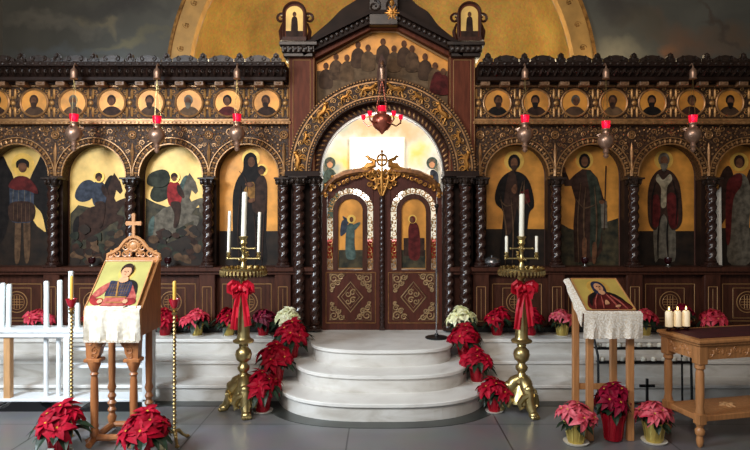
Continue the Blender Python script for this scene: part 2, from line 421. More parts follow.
# apse: gold half-dome over a painted drum
def gold_mosaic():
    m = bpy.data.materials.new('gold_mosaic'); m.use_nodes = True; nt = m.node_tree; bs = nt.nodes['Principled BSDF']; L = nt.links.new
    tc = nt.nodes.new('ShaderNodeTexCoord')
    v = nt.nodes.new('ShaderNodeTexVoronoi'); v.inputs['Scale'].default_value = 34
    n = nt.nodes.new('ShaderNodeTexNoise'); n.inputs['Scale'].default_value = 1.7; n.inputs['Detail'].default_value = 8
    L(tc.outputs['Object'], v.inputs['Vector']); L(tc.outputs['Object'], n.inputs['Vector'])
    r = nt.nodes.new('ShaderNodeValToRGB'); e = r.color_ramp.elements
    e[0].position = 0.3; e[0].color = lin((142, 108, 42)); e[1].position = 0.7; e[1].color = lin((192, 152, 72))
    mx = nt.nodes.new('ShaderNodeMix'); mx.data_type = 'RGBA'; mx.blend_type = 'MULTIPLY'; mx.inputs[0].default_value = 0.3
    L(n.outputs['Fac'], r.inputs['Fac']); L(r.outputs['Color'], mx.inputs[6]); L(v.outputs['Color'], mx.inputs[7]); L(mx.outputs[2], bs.inputs['Base Color'])
    bs.inputs['Roughness'].default_value = 0.45; bs.inputs['Metallic'].default_value = 0.3
    MATS['gold_mosaic'] = m
gold_mosaic()
RD = RA - 0.25
mb = MB(); n, m_ = 48, 16; vs = []; fs = []
for k in range(m_ + 1):
    ph = PI / 2 * k / m_
    for i in range(n + 1):
        t = PI * i / n; vs.append((RD * math.cos(ph) * math.cos(t), YB + 0.1 + RD * math.cos(ph) * math.sin(t), ZC + RD * math.sin(ph)))
for k in range(m_):
    for i in range(n): a = k * (n + 1) + i; fs.append((a, a + n + 1, a + n + 2, a + 1))
mb.add(vs, fs); struct(mb.build('ceiling_apse', 'gold_mosaic', smooth=True))
ab = []
YA = 9.6
def abl(px, py, rx, ry, ang, c): ab.append((X(px, YA), Z(py, YA), rx * YA / F, ry * YA / F, ang, c))
abl(382, 128, 75, 13, 0, (188, 160, 122)); abl(398, 116, 34, 5, 0, (120, 152, 184)); abl(342, 122, 18, 10, 0, (140, 168, 160)); abl(330, 180, 10, 24, 0, (120, 160, 176)); abl(345, 160, 12, 14, 0, (236, 208, 120)); abl(420, 152, 12, 12, 0, (238, 200, 110))
mural_mat('apse_mural', (206, 206, 192), (226, 226, 220), ab, scale=1.6)
mb = MB(); vs = []; fs = []
for i in range(n + 1):
    t = PI * i / n
    for z in (0.48, ZC): vs.append((RD * math.cos(t), YB + 0.1 + RD * math.sin(t), z))
for i in range(n): fs.append((2 * i, 2 * i + 1, 2 * i + 3, 2 * i + 2))
mb.add(vs, fs); struct(mb.build('wall_apse', 'apse_mural', smooth=True))
mb = MB(); mb.ring(0, ZC, RD, RA + 0.02, 0, PI, YB - 0.03, YB + 0.1, 64)
mb.box(-RA - 0.02, -RD, YB - 0.03, YB + 0.1, 0.48, ZC); mb.box(RD, RA + 0.02, YB - 0.03, YB + 0.1, 0.48, ZC)
M('arch_gold', (186, 140, 72), 0.6, var=0.15, scale=6)
ar = struct(mb.build('trim_apse_arch', 'arch_gold'))
mb = MB()
for i in range(27):
    a = PI * (i + 0.5) / 27; c, d = math.cos(a), math.sin(a); r = (RA + RD) / 2
    for k in range(4):
        b = a + PI / 4 + k * PI / 2
        mb.blob((r * c + 0.018 * math.cos(b), YB - 0.032, ZC + r * d + 0.018 * math.sin(b)), (0.012, 0.006, 0.012), 8, 4)
    mb.scroll(r * c, ZC + r * d, YB - 0.03, 0.05, 0.98, 1, a, 0.005, 20)
mb.ring(0, ZC, RA - 0.01, RA + 0.03, 0, PI, YB - 0.045, YB - 0.02, 64)
o = mb.build('painted_rosettes', 'p_ochre', ar); o['label'] = 'row of brown painted rosettes on the gold arch band'
# bright window in the apse and a painted saint on each side
wy = YB + 0.1 + math.sqrt(RD * RD - 0.39 ** 2) - 0.06
mb = MB(); mb.box(X(352, wy), X(402, wy), wy - 0.02, wy + 0.02, Z(200, wy), Z(140, wy)); wp = struct(mb.build('window_1', 'window_glow'))
mb = MB(); x0, x1, z0, z1 = X(352, wy), X(402, wy), Z(200, wy), Z(140, wy)
for a in ((x0 - 0.04, x0, z0 - 0.04, z1 + 0.04), (x1, x1 + 0.04, z0 - 0.04, z1 + 0.04), (x0, x1, z1, z1 + 0.04), (x0, x1, z0 - 0.04, z0)): mb.box(a[0], a[1], wy - 0.05, wy + 0.05, a[2], a[3])
mb.build('window_frame', 'altar_white', wp)
for sx, nm, cm, lb in ((432, 'p_blue', 'altar_white', 'painted robed saint in white and blue on the apse wall, right of the bright window'), (330, 'p_teal', 'p_teal', 'painted robed saint in teal on the apse wall, left of the bright window')):
    yy = YB + 0.1 + math.sqrt(RD * RD - X(sx, 9.4) ** 2) - 0.12
    r = thing('wall_painting', lb, 'painting', (X(sx, yy), yy, 1.6)); pt = Paint(yy, r)
    pt('robe', cm, [(sx - 7, 215), (sx - 8, 185), (sx - 5, 172), (sx, 169), (sx + 5, 172), (sx + 8, 185), (sx + 7, 215)])
    pt('mantle', nm, [(sx - 2, 172), (sx + 5, 172), (sx + 7, 184), (sx + 6, 212), (sx + 2, 200)])
    pt('halo', 'p_teal', ell(sx, 163, 5.6, 6)); pt('face', 'p_face', ell(sx, 164, 3, 4)); pt('hair', 'p_grey', [(sx - 3.4, 164), (sx - 2.4, 159.6), (sx + 2.4, 159.6), (sx + 3.4, 164), (sx, 161.5)])
# altar table behind the doors
al = thing('altar_table', 'white and red draped altar table seen through the door openwork', 'altar', (0, 8.0, 0.48))
mb = MB(); mb.bbox(-0.72, 0.72, 7.62, 8.4, 0.48, 1.385, 0.01); mb.build('white_cloth', 'altar_white', al)
mb = MB(); mb.bbox(-0.76, 0.76, 7.58, 8.44, 1.385, 1.42, 0.01); mb.box(-0.76, 0.76, 7.58, 7.60, 1.2, 1.39); o = mb.build('red_cover', 'altar_red', al); o['label'] = 'red top cloth'

# ================================================================ ICON SCREEN
SC = thing('icon_screen', 'tall carved dark walnut icon screen with arches, twisted columns and a gabled centre', 'icon screen', (0, D, 0.48))
s_ = D / F
XI, XO = 93 * s_, 410 * s_
COLS = [98, 173, 250, 327, 403]
BAYS = [135, 211, 288, 365]
ZSP = S(176)
def both(f):
    for sg in (-1, 1): f(sg)

# --- dado
def dado(sg):
    mb = MB(); a, b = sorted((sg * XI * 0.72, sg * XO)); mb.box(a, b, 6.44, 6.62, 0.48, S(270)); mb.build('dado', 'walnut', SC)
    mb = MB(); mb.bbox(a, b, 6.33, 6.64, S(270) - 0.01, S(266.5), 0.006); mb.bbox(a, b, 6.36, 6.5, S(274), S(271), 0.004); mb.build('ledge', 'walnut', SC)
    mb = MB(); mb.bbox(a, b, 6.35, 6.5, 0.481, S(325.5), 0.006); mb.build('plinth', 'black_paint', SC)
    ln = MB()
    for c in COLS[:]:
        x = sg * c * s_; w = 0.088
        pd = MB(); pd.bbox(x - w, x + w, 6.365, 6.45, S(325), S(274), 0.006); pd.build('pedestal', 'walnut', SC); ln.frame(x - w * 0.55, x + w * 0.55, S(320), S(286), 6.364, 0.0042)
        ln.tube([(x, 6.364, S(318)), (x, 6.364, S(288))], 0.003, 4)
    for k, c in enumerate(BAYS):
        x = sg * c * s_; w = 0.27
        ln.frame(x - w, x + w, S(321), S(284), 6.438, 0.0045)
        ln.frame(x - w * 0.58, x + w * 0.58, S(318), S(288), 6.438, 0.0035)
        zc = S(302); r = 0.115
        ln.tube([(x + r * math.cos(2 * PI * i / 24), 6.437, zc + r * math.sin(2 * PI * i / 24)) for i in range(24)], 0.005, 5, True)
        ln.tube([(x + r * .72 * math.cos(2 * PI * i / 24), 6.437, zc + r * .72 * math.sin(2 * PI * i / 24)) for i in range(24)], 0.003, 4, True)
        for q in (-0.03, 0, 0.03): ln.tube([(x + q, 6.437, zc - 0.07), (x + q, 6.437, zc + 0.07)], 0.004, 4); ln.tube([(x - 0.07, 6.437, zc + q), (x + 0.07, 6.437, zc + q)], 0.004, 4)
    o = ln.build('inlay_lines', 'inlay', SC); o['label'] = 'thin gilded inlay lines and rosettes'
both(dado)

# --- spandrels, archivolts, back of niches
r_in = 31.5 * s_
def spandrel(sg):
    mb = MB(); ztop = S(124); n = 24
    edges = [88] + [(BAYS[i] + BAYS[i + 1]) / 2 for i in range(3)] + [407]
    for i, c in enumerate(BAYS):
        mb = MB(); xc = c * s_; e0, e1 = edges[i] * s_, edges[i + 1] * s_
        arc = [(xc + r_in * math.cos(PI * k / n), ZSP + r_in * math.sin(PI * k / n)) for k in range(n + 1)]
        for k in range(n):
            (xa, za), (xb, zb) = arc[k + 1], arc[k]
            mb.prism([(sg * xa, za), (sg * xb, zb), (sg * xb, ztop), (sg * xa, ztop)], 6.44, 6.57)
        mb.prism([(sg * e0, S(180)), (sg * (xc - r_in), S(180)), (sg * (xc - r_in), ztop), (sg * e0, ztop)], 6.44, 6.57)
        mb.prism([(sg * e1, S(180)), (sg * (xc + r_in), S(180)), (sg * (xc + r_in), ztop), (sg * e1, ztop)], 6.44, 6.57)
        mb.build('spandrel', 'carved_bg', SC)
    for i, c in enumerate(COLS):
        x = c * s_; mb = MB(); mb.box(*sorted((sg * (x - 0.075), sg * (x + 0.075))), 6.46, 6.62, S(267), S(180)); mb.build('niche_jamb', 'walnut_dark', SC)
    mb = MB(); mb.box(*sorted((sg * 88 * s_, sg * 407 * s_)), 6.63, 6.68, 0.48, S(124)); mb.build('back_board', 'walnut_dark', SC)
    for c in BAYS:
        cv = MB(); x = sg * c * s_
        cv.ring(x, ZSP, r_in, r_in + 0.012, 0, PI, 6.425, 6.45, 28); cv.ring(x, ZSP, r_in + 0.068, r_in + 0.078, 0, PI, 6.42, 6.445, 28)
        for k in range(21):
            a = PI * (k + 0.5) / 21; rot = Matrix.Rotation(-a, 3, 'Y')
            cv.blob((x + (r_in + 0.04) * math.cos(a), 6.437, ZSP + (r_in + 0.04) * math.sin(a)), (0.03, 0.018, 0.016), 6, 4, rot)
            cv.blob((x + (r_in + 0.04) * math.cos(a + 0.07), 6.437, ZSP + (r_in + 0.04) * math.sin(a + 0.07)), (0.012, 0.012, 0.008), 5, 4, rot)
        cv.build('archivolt', 'carved', SC, smooth=True)
    def sc(px, py, r, d, a0, t=1.4): cv.scroll(sg * px * s_, S(py), 6.437, r * s_, t, d * sg, a0 if sg > 0 else PI - a0, r * s_ * 0.2)
    for c in [98] + [(BAYS[i] + BAYS[i + 1]) / 2 for i in range(3)] + [403]:
        cv = MB(); random.seed(int(c))
        cv.tube([(sg * c * s_, 6.437, S(y)) for y in (176, 160, 152, 143)], [0.022, 0.014, 0.022, 0.004], 6)
        cv.tube([(sg * c * s_ + 0.04 * math.cos(k * PI / 8), 6.434, S(135) + 0.04 * math.sin(k * PI / 8)) for k in range(16)], 0.008, 6, True)
        for k in range(6):
            a = k * PI / 3; cv.blob((sg * c * s_ + 0.02 * math.cos(a), 6.436, S(135) + 0.02 * math.sin(a)), (0.012, 0.012, 0.012), 6, 4)
        spots = []
        for k in range(2600):
            px, py, r = c + random.uniform(-38, 38), random.uniform(126.5, 176), random.choice((4.6, 3.6, 3.0, 2.4, 1.8, 1.3))
            if c == 98 and px < 94 or c == 403 and px > 405: continue
            if py - r < 125 or math.hypot(px - c, py - 135) < r + 4.2 or abs(px - c) < r + 1.5 and py > 140: continue
            if any(math.hypot(px - b, py - 176) < 31.5 + 7.2 + r for b in BAYS): continue
            if any(math.hypot(px - q[0], py - q[1]) < (r + q[2]) * 0.92 for q in spots): continue
            spots.append((px, py, r))
        for k, (px, py, r) in enumerate(spots):
            if r > 2: sc(px, py, r, 1 if k % 2 else -1, random.uniform(0, 6))
            else: cv.blob((sg * px * s_, 6.437, S(py)), (r * s_ * 0.9, 0.012, r * s_ * 0.6), 6, 4, Matrix.Rotation(random.uniform(0, 3), 3, 'Y'))
        cv.build('scroll_carving', 'carved', SC, smooth=True)
both(spandrel)

# --- columns (every shaft its own mesh, copies share the data)
def col_meshes(z0, z1, r, pitch):
    sh = MB(); sh.twist((0, 0), z0 + 0.07, z1 - 0.09, r, 2, pitch, 0.14)
    cp = MB(); zt = z1
    cp.lathe([(r * 0.95, zt - 0.1), (r * 1.25, zt - 0.095), (r * 1.25, zt - 0.085), (r * 1.0, zt - 0.08), (r * 1.15, zt - 0.05), (r * 1.6, zt - 0.02), (r * 1.6, zt - 0.018)], n=16)
    for k in range(8):
        a = k * PI / 4; cp.blob((r * 1.4 * math.cos(a), r * 1.4 * math.sin(a), zt - 0.05), (0.018, 0.018, 0.03), 6, 5)
        cp.blob((r * 1.55 * math.cos(a), r * 1.55 * math.sin(a), zt - 0.026), (0.016, 0.016, 0.013), 6, 5)
    cp.bbox(-r * 1.75, r * 1.75, -r * 1.6, r * 1.6, zt - 0.02, zt, 0.003)
    bs = MB(); bs.bbox(-r * 1.5, r * 1.5, -r * 1.45, r * 1.45, z0, z0 + 0.025, 0.003)
    bs.lathe([(r * 1.4, z0 + 0.024), (r * 1.45, z0 + 0.035), (r * 1.3, z0 + 0.05), (r * 1.05, z0 + 0.055), (r * 1.2, z0 + 0.065), (r * 0.98, z0 + 0.075)], n=20)
    return sh, cp, bs
def columns(xs, y, z0, z1, r, pitch, first=None):
    sh, cp, bs = col_meshes(z0, z1, r, pitch); a = None
    for x in xs:
        if a is None:
            a = sh.build('column', 'walnut_twist', SC, True, local=True); b = cp.build('capital', 'carved_dark', a, True, local=True); c = bs.build('base', 'walnut_twist', a, True, local=True); o = a
        else:
            o = a.copy(); COL.objects.link(o)
            for ch in a.children: q = ch.copy(); COL.objects.link(q); q.parent = o
        o.location = (x, y - D, -0.48)
columns([sg * c * s_ for sg in (-1, 1) for c in COLS], 6.40, S(266.5), S(178), 0.052, 0.2)
columns([-82 * s_, 82 * s_], 6.345, 0.5, S(177), 0.06, 0.2)
columns([-67 * s_, 67 * s_], 6.40, 0.5, S(177), 0.05, 0.19)

# --- frieze with medallions
YF = 6.40
def frieze(sg):
    mb = MB(); a, b = sorted((sg * 90 * s_, sg * XO)); mb.box(a, b, YF, 6.6, S(120), Z(80, YF)); mb.build('frieze_board', 'carved_bg', SC)
    mb = MB(); mb.bbox(a, b, 6.355, 6.5, Z(124, 6.36), Z(121, 6.36), 0.004); mb.bbox(a, b, 6.37, 6.5, Z(121, 6.37), Z(118.5, 6.37), 0.004)
    mb.bbox(a, b, 6.38, 6.5, Z(87, 6.38), Z(84.5, 6.38), 0.004)
    for i in range(78):
        x = a + (b - a) * (i + 0.5) / 78; mb.blob((x, 6.36, Z(122.5, 6.36)), (0.016, 0.012, 0.011), 6, 4)
    mb.build('frieze_moulding', 'carved', SC)
    for k in range(9):
        cv = MB(); x = sg * (96 + 38.7 * k) * s_
        for q in (-1, 1):
            cv.tube([(x + q * 0.028, YF, Z(y, YF)) for y in (89, 91, 97, 99)], [0.008, 0.014, 0.016, 0.006], 6)
            cv.tube([(x + q * 0.028, YF, Z(y, YF)) for y in (107, 109, 115, 117)], [0.006, 0.016, 0.014, 0.008], 6)
            cv.scroll(x + q * 0.055, Z(112, YF), YF, 0.035, 1.2, q, PI / 2, 0.007); cv.scroll(x + q * 0.055, Z(92, YF), YF, 0.03, 1.2, -q, -PI / 2, 0.007)
        cv.blob((x, YF, Z(103, YF)), (0.03, 0.016, 0.03), 8, 6)
        for q in (-1, 1): cv.blob((x, YF, Z(103 + 5 * q, YF)), (0.016, 0.012, 0.02), 6, 4)
        for q in (-1, 1):
            for w_ in (89, 96, 110, 116): cv.scroll(x + q * (0.085 if w_ in (96, 110) else 0.105), Z(w_, YF), YF, 0.022, 1.2, q, 1, 0.006, 10)
        cv.build('frieze_ornament', 'gilt_dull', SC, smooth=True)
both(frieze)
robes = ['p_brown', 'p_darkred', 'p_robe_tan', 'p_robe_umber', 'p_brown', 'p_fold', 'p_robe_umber', 'p_brown', 'p_black', 'p_brown', 'p_robe_umber', 'p_robe_tan', 'p_black', 'p_brown', 'p_robe_umber', 'p_black']
hairs = ['p_brown', 'p_black', 'p_grey', 'p_brown', 'p_brown', 'p_grey', 'p_brown', 'p_black', 'p_brown', 'p_black', 'p_grey', 'p_brown', 'p_black', 'p_brown', 'p_black', 'p_grey']
mpx = [sg * (115.3 + 38.7 * k) for sg in (-1, 1) for k in range(8)]
for i, q in enumerate(mpx):
    px = 382 + q; Ym = YF - 0.004; r = 12.6
    mb = MB(); mb.prism(P(ell(px, 103, r, r, 28), Ym), Ym - 0.006, Ym + 0.01); md = mb.build('medallion', 'icon_gold', SC)
    mb = MB(); R_ = (r + 1) * Ym / F
    mb.tube([(X(px, Ym) + R_ * math.cos(2 * PI * k / 30), Ym - 0.006, Z(103, Ym) + R_ * math.sin(2 * PI * k / 30)) for k in range(30)], 0.012, 6, True); mb.build('rim', 'carved', md, True)
    pt = Paint(Ym - 0.006, md); h = random.uniform(-1, 1)
    pt('bust', robes[i], [(px - 9.5, 112), (px - 6, 108), (px - 2, 106.5), (px + 2, 106.5), (px + 6, 108), (px + 9.5, 112), (px + 5, 115), (px, 115.8), (px - 5, 115)])
    pt('hair', hairs[i], ell(px + h, 100, 4.4, 5.2))
    pt('face', 'p_skin_dark', ell(px + h * 1.4, 101.5, 3.1, 4.4))
    if i % 3 != 1: pt('beard', hairs[i], [(px + h * 1.4 - 2.8, 103), (px + h * 1.4 + 2.8, 103), (px + h * 1.4 + 1.8, 107.5), (px + h * 1.4, 109), (px + h * 1.4 - 1.8, 107.5)])

# --- cornice of the wings
def cornice(sg):
    a, b = sorted((sg * XI, sg * XO))
    mb = MB()
    mb.box(a, b, 6.34, 6.68, Z(85, 6.38), Z(80, 6.34)); mb.bbox(a, b, 6.24, 6.66, Z(80.5, 6.24), Z(76.5, 6.24), 0.006)
    pr = [(6.27, Z(77, 6.27)), (6.24, Z(72, 6.24)), (6.19, Z(66, 6.19)), (6.68, Z(66, 6.19)), (6.68, Z(77, 6.27))]
    mb.add([(a, y, z) for y, z in pr] + [(b, y, z) for y, z in pr], [(0, 1, 2, 3, 4), (9, 8, 7, 6, 5)] + [(i, 5 + i, 5 + (i + 1) % 5, (i + 1) % 5) for i in range(5)])
    mb.bbox(a, b, 6.16, 6.68, Z(66, 6.16), Z(61.5, 6.16), 0.006)
    mb.build('cornice', 'walnut_dark', SC)
    lv = MB(); nlf = 44
    for i in range(nlf):
        x = a + (b - a) * (i + 0.5) / nlf; w = (b - a) / nlf
        lv.tube([(x - 0.012, 6.262, Z(76, 6.26)), (x - 0.006, 6.232, Z(72, 6.23)), (x + 0.01, 6.19, Z(68, 6.19))], [0.01, 0.022, 0.007], 6)
        lv.scroll(x + w * 0.42, Z(71, 6.2), 6.21, 0.022, 1.1, 1, PI / 2, 0.006, 10)
        lv.blob((x, 6.158, Z(63.6, 6.16)), (0.022, 0.01, 0.014), 6, 4)
    lv.build('cornice_leaves', 'carved_dark', SC, smooth=True)
    cr = MB(); k = 0; x = sg * 0.012 + (XI if sg > 0 else -XI)
    step = 18.2 * 6.2 / F
    for i in range(int((XO - XI) / step)):
        xc = sg * (XI + step * (i + 0.5)); zb = Z(62, 6.2)
        big = i % 2 == 0
        if big: pts = [(xc - 0.05, zb), (xc - 0.055, zb + 0.03), (xc - 0.03, zb + 0.045), (xc - 0.028, zb + 0.075), (xc, zb + 0.095), (xc + 0.028, zb + 0.075), (xc + 0.03, zb + 0.045), (xc + 0.055, zb + 0.03), (xc + 0.05, zb)]
        else: pts = [(xc - 0.13, zb), (xc - 0.13, zb + 0.03), (xc - 0.08, zb + 0.055), (xc, zb + 0.07), (xc + 0.08, zb + 0.055), (xc + 0.13, zb + 0.03), (xc + 0.13, zb)]
        cr.prism(pts, 6.18, 6.22)
        if big:
            cr.blob((xc, 6.175, zb + 0.06), (0.02, 0.016, 0.026), 6, 5)
            for q in (-1, 1): cr.scroll(xc + q * 0.032, zb + 0.028, 6.178, 0.024, 1.1, q, PI / 2, 0.006, 10)
        else:
            for q in (-1, 1): cr.scroll(xc + q * 0.06, zb + 0.03, 6.178, 0.03, 1.2, -q, PI / 2, 0.007, 10)
    cr.build('cresting', 'carved_dark', SC, smooth=False)
    for i in range(17):
        x = sg * (101 + 19.35 * i) * s_; md = MB()
        md.bbox(x - 0.05, x + 0.05, 6.27, 6.4, Z(85.5, 6.28), Z(80.5, 6.28), 0.006); md.blob((x, 6.268, Z(83, 6.27)), (0.03, 0.01, 0.014), 6, 4)
        md.build('modillion', 'modillion_wood', SC)
both(cornice)

# --- central gate: posts, arch, gable
YP = 6.37
def post(sg):
    mb = MB(); x0, x1 = sorted((X(382 + sg * 93.5, YP), X(382 + sg * 67, YP)))
    mb.bbox(x0, x1, YP, 6.62, Z(180, YP), Z(56, YP), 0.006); o = mb.build('gate_post', 'mahogany', SC)
    ln = MB(); ln.frame(x0 + 0.05, x1 - 0.05, Z(168, YP), Z(60, YP), YP - 0.002, 0.005); ln.frame(x0 + 0.012, x1 - 0.012, Z(178, YP), Z(57.5, YP), YP - 0.001, 0.004); ln.build('inlay_lines', 'inlay', o)
    cp = MB(); c = 382 + sg * 84
    Yc = 6.27
    for h0, h1, w, y in ((56.5, 52, 14.5, 6.31), (52, 45, 16, 6.28), (45, 41, 18.5, 6.25)):
        cp.bbox(X(c, y) - w * s_, X(c, y) + w * s_, y, 6.6, Z(h0, y), Z(h1, y), 0.006)
    for k in range(6): cp.blob((X(c - 13 + 5.2 * k, 6.27), 6.27, Z(48.5, 6.27)), (0.024, 0.016, 0.03), 7, 5)
    cp.build('post_capital', 'carved_dark', SC, smooth=True)
    # small arched saint panel standing on the post
    c = 382 + sg * 87.5; Yn = 6.36
    mb = MB(); out = [(c - 11.5, 41), (c - 11.5, 13)] + [(c - 11.5 * math.cos(PI * i / 14), 13 - 11 * math.sin(PI * i / 14)) for i in range(1, 14)] + [(c + 11.5, 13), (c + 11.5, 41)]
    mb.prism(P(out, Yn), Yn, Yn + 0.10); nch = mb.build('saint_niche', 'mahogany', SC)
    mb = MB(); ed = [(c - 11, 40), (c - 11, 13)] + [(c - 11 * math.cos(PI * i / 14), 13 - 10.5 * math.sin(PI * i / 14)) for i in range(1, 14)] + [(c + 11, 13), (c + 11, 40)]
    mb.tube([(X(a, Yn), Yn - 0.004, Z(b, Yn)) for a, b in ed], 0.014, 6); mb.box(X(c - 12, Yn), X(c + 12, Yn), Yn - 0.03, Yn + 0.1, Z(41.5, Yn), Z(37.5, Yn))
    for q in (-1, 1): mb.scroll(X(c + q * 14, Yn), Z(17, Yn), Yn + 0.05, 0.06, 1.2, -q, PI / 2 + q * 1.2, 0.018)
    for q in (-1, 1): mb.tube([(X(c + q * 13, Yn), Yn + 0.05, Z(39, Yn)), (X(c + q * 15, Yn), Yn + 0.05, Z(30, Yn)), (X(c + q * 12.5, Yn), Yn + 0.05, Z(22, Yn))], [0.03, 0.022, 0.01], 6)
    mb.build('niche_frame', 'walnut', nch, True)
    pt = Paint(Yn, nch)
    pt('gold_ground', 'icon_gold_pale', [(c - 8.5, 37), (c - 8.5, 14)] + [(c - 8.5 * math.cos(PI * i / 14), 14 - 8 * math.sin(PI * i / 14)) for i in range(1, 14)] + [(c + 8.5, 14), (c + 8.5, 37)], smooth=False)
    pt('ground', 'p_brown', [(c - 8.5, 37), (c - 8.5, 31), (c + 8.5, 31), (c + 8.5, 37)], smooth=False)
    pt('robe', 'p_brown', [(c - 3, 34), (c - 3.2, 24), (c - 2.5, 18), (c, 16.5), (c + 2.5, 18), (c + 3.2, 24), (c + 3, 34)])
    pt('face', 'p_skin_dark', ell(c, 14.3, 1.9, 2.5))
both(post)

CZ = S(173)
mb = MB(); mb.ring(0, CZ, 61 * s_, 71 * s_, 0, PI, 6.46, 6.60, 48); mb.build('inner_archivolt', 'walnut', SC)
mb = MB(); mb.ring(0, CZ, 70 * s_, 92.5 * s_, 0, PI, 6.335, 6.62, 56); mb.build('arch_band', 'carved_bg', SC)
mb = MB()
for r, y, q in ((91.5, 6.327, 0.013), (72, 6.327, 0.011)):
    nb = int(PI * r * s_ / 0.034)
    for i in range(nb): a = PI * (i + 0.5) / nb; mb.blob((r * s_ * math.cos(a), y, CZ + r * s_ * math.sin(a)), q, 6, 5)
mb.ring(0, CZ, 88 * s_, 89.4 * s_, 0, PI, 6.325, 6.35, 56); mb.ring(0, CZ, 74 * s_, 75.2 * s_, 0, PI, 6.325, 6.35, 56)
mb.build('bead_rope', 'carved', SC, True)
mb = MB()
for i in range(40):
    a = PI * (i + 0.5) / 40; rot = Matrix.Rotation(-a - 0.5, 3, 'Y'); mb.blob((66 * s_ * math.cos(a), 6.455, CZ + 66 * s_ * math.sin(a)), (0.034, 0.014, 0.014), 6, 4, rot)
mb.build('leaf_rope', 'carved', SC, True)
mb = MB(); mb.ring(0, CZ, 60.2 * s_, 61.6 * s_, 0, PI, 6.45, 6.47, 56); o = mb.build('silver_edge', 'silver', SC); o['label'] = 'thin bright metal edging round the arch opening'
def beast(a, flip, sc=1.0):
    R_ = 81 * s_; c = Vector((R_ * math.cos(a), 6.322, CZ + R_ * math.sin(a)))
    u = Vector((-math.sin(a), 0, math.cos(a))) * flip; v = Vector((math.cos(a), 0, math.sin(a))); k = 0.0128 * sc
    mb = MB()
    def q(x, y): return c + u * (x * k) + v * (y * k)
    mb.tube([q(-6, 1), q(-3, 2.2), q(1, 1.6), q(4, 2.6), q(6, 4.5)], [k * 1.6, k * 2.4, k * 2.0, k * 2.2, k * 1.3], 7)
    mb.blob(q(7.2, 5), (k * 2, k * 1.6, k * 1.8), 8, 6); mb.tube([q(7, 4.8), q(9.4, 4)], [k * 1.2, k * 0.6], 6)
    mb.tube([q(4, 1.5), q(6.5, -1), q(6, -4)], [k * 1.1, k * 0.8, k * 0.6], 6); mb.tube([q(3, 1), q(3.6, -2), q(2.4, -4.5)], [k * 1.1, k * 0.8, k * 0.6], 6)
    mb.tube([q(-4.5, 1), q(-3, -2), q(-5, -4.5)], [k * 1.3, k * 0.9, k * 0.6], 6); mb.tube([q(-5.5, 1), q(-7, -2), q(-8, -4.5)], [k * 1.2, k * 0.8, k * 0.6], 6)
    mb.tube([q(-6, 2), q(-8.5, 3), q(-9, 5.5), q(-7, 6)], [k * 0.7, k * 0.6, k * 0.8, k * 0.5], 5)
    mb.build('gilded_beast', 'gilt', SC, True)
for a, sc in ((7, 1.0), (24, 0.62), (45, 1.0), (64, 0.66), (81, 0.95)):
    beast(math.radians(a), 1, sc); beast(PI - math.radians(a), -1, sc)
cv = MB()
for i in range(30):
    a = PI * (i + 0.5) / 30
    for q, rr in ((-1, 78.5 * s_), (1, 84.5 * s_)): cv.scroll(rr * math.cos(a + q * 0.02), CZ + rr * math.sin(a + q * 0.02), 6.332, 0.034, 1.3, q * (1 if i % 2 else -1), a + PI / 2, 0.008, 12)
cv.build('vine_carving', 'gilt_dull', SC, True)
# keystone bracket
mb = MB(); mb.prism(P([(378, 92), (377, 74), (379, 60), (382, 54), (385, 60), (387, 74), (386, 92)], 6.31), 6.29, 6.40)
mb.scroll(0, Z(66, 6.285), 6.285, 0.035, 1.3, 1, 0, 0.009); mb.blob((0, 6.285, Z(84, 6.285)), (0.03, 0.03, 0.06), 8, 6); mb.build('keystone', 'walnut', SC)
# gable painting
YG = 6.5
GP = thing('gable_painting', 'gold ground painting of a row of seated robed figures under the gable', 'painting', (0, YG, S(110)))
arcb = [(382 + 84 * math.cos(a), 173 - 84 * math.sin(a)) for a in [math.radians(36 + 108 * i / 24) for i in range(25)]]
mb = MB(); mb.prism(P([(314, 62), (372, 30), (397, 30), (455, 62)] + arcb, YG), YG, YG + 0.04); mb.build('panel', 'icon_gold', GP)
pt = Paint(YG, GP)
pt('hall', 'p_hall', [(316, 71), (330, 71), (345, 64), (360, 56), (384, 54), (408, 56), (424, 64), (440, 71), (453, 71)] + arcb[1:-1], smooth=False)
heads = [(326, 66), (336, 57), (347, 58), (358, 45), (368, 48), (383, 42), (394, 49), (404, 44), (412, 49), (425, 57), (435, 66), (443, 72)]
gm = ['p_robe_umber', 'p_fold', 'p_robe_tan', 'p_robe_umber', 'p_robe_tan', 'p_robe_umber', 'p_robe_tan', 'p_robe_umber', 'p_fold', 'p_robe_umber', 'p_robe_tan', 'p_darkred']
for (hx, hy), c in zip(heads, gm):
    f = pt('robed_figure', c, [(hx - 6, hy + 22), (hx - 6.5, hy + 10), (hx - 4, hy + 5), (hx, hy + 3), (hx + 4, hy + 5), (hx + 6.5, hy + 10), (hx + 6, hy + 22)])
    pt('head', 'p_skin_dark', ell(hx, hy, 2.7, 3.4, 14), parent=f); pt.k -= 1
pt('table', 'p_robe_tan', [(340, 97), (350, 84), (383, 76), (418, 84), (428, 97), (383, 88)]); pt('red_drapery', 'p_darkred', [(430, 92), (434, 74), (441, 74), (446, 92)])
mb = MB(); fr = [(316, 130), (316, 63), (372.5, 32), (396.5, 32), (453, 63), (453, 130)]
mb.tube([(X(a, YG), YG - 0.02, Z(b, YG)) for a, b in fr], 0.018, 6); mb.build('gilt_border', 'inlay', GP)
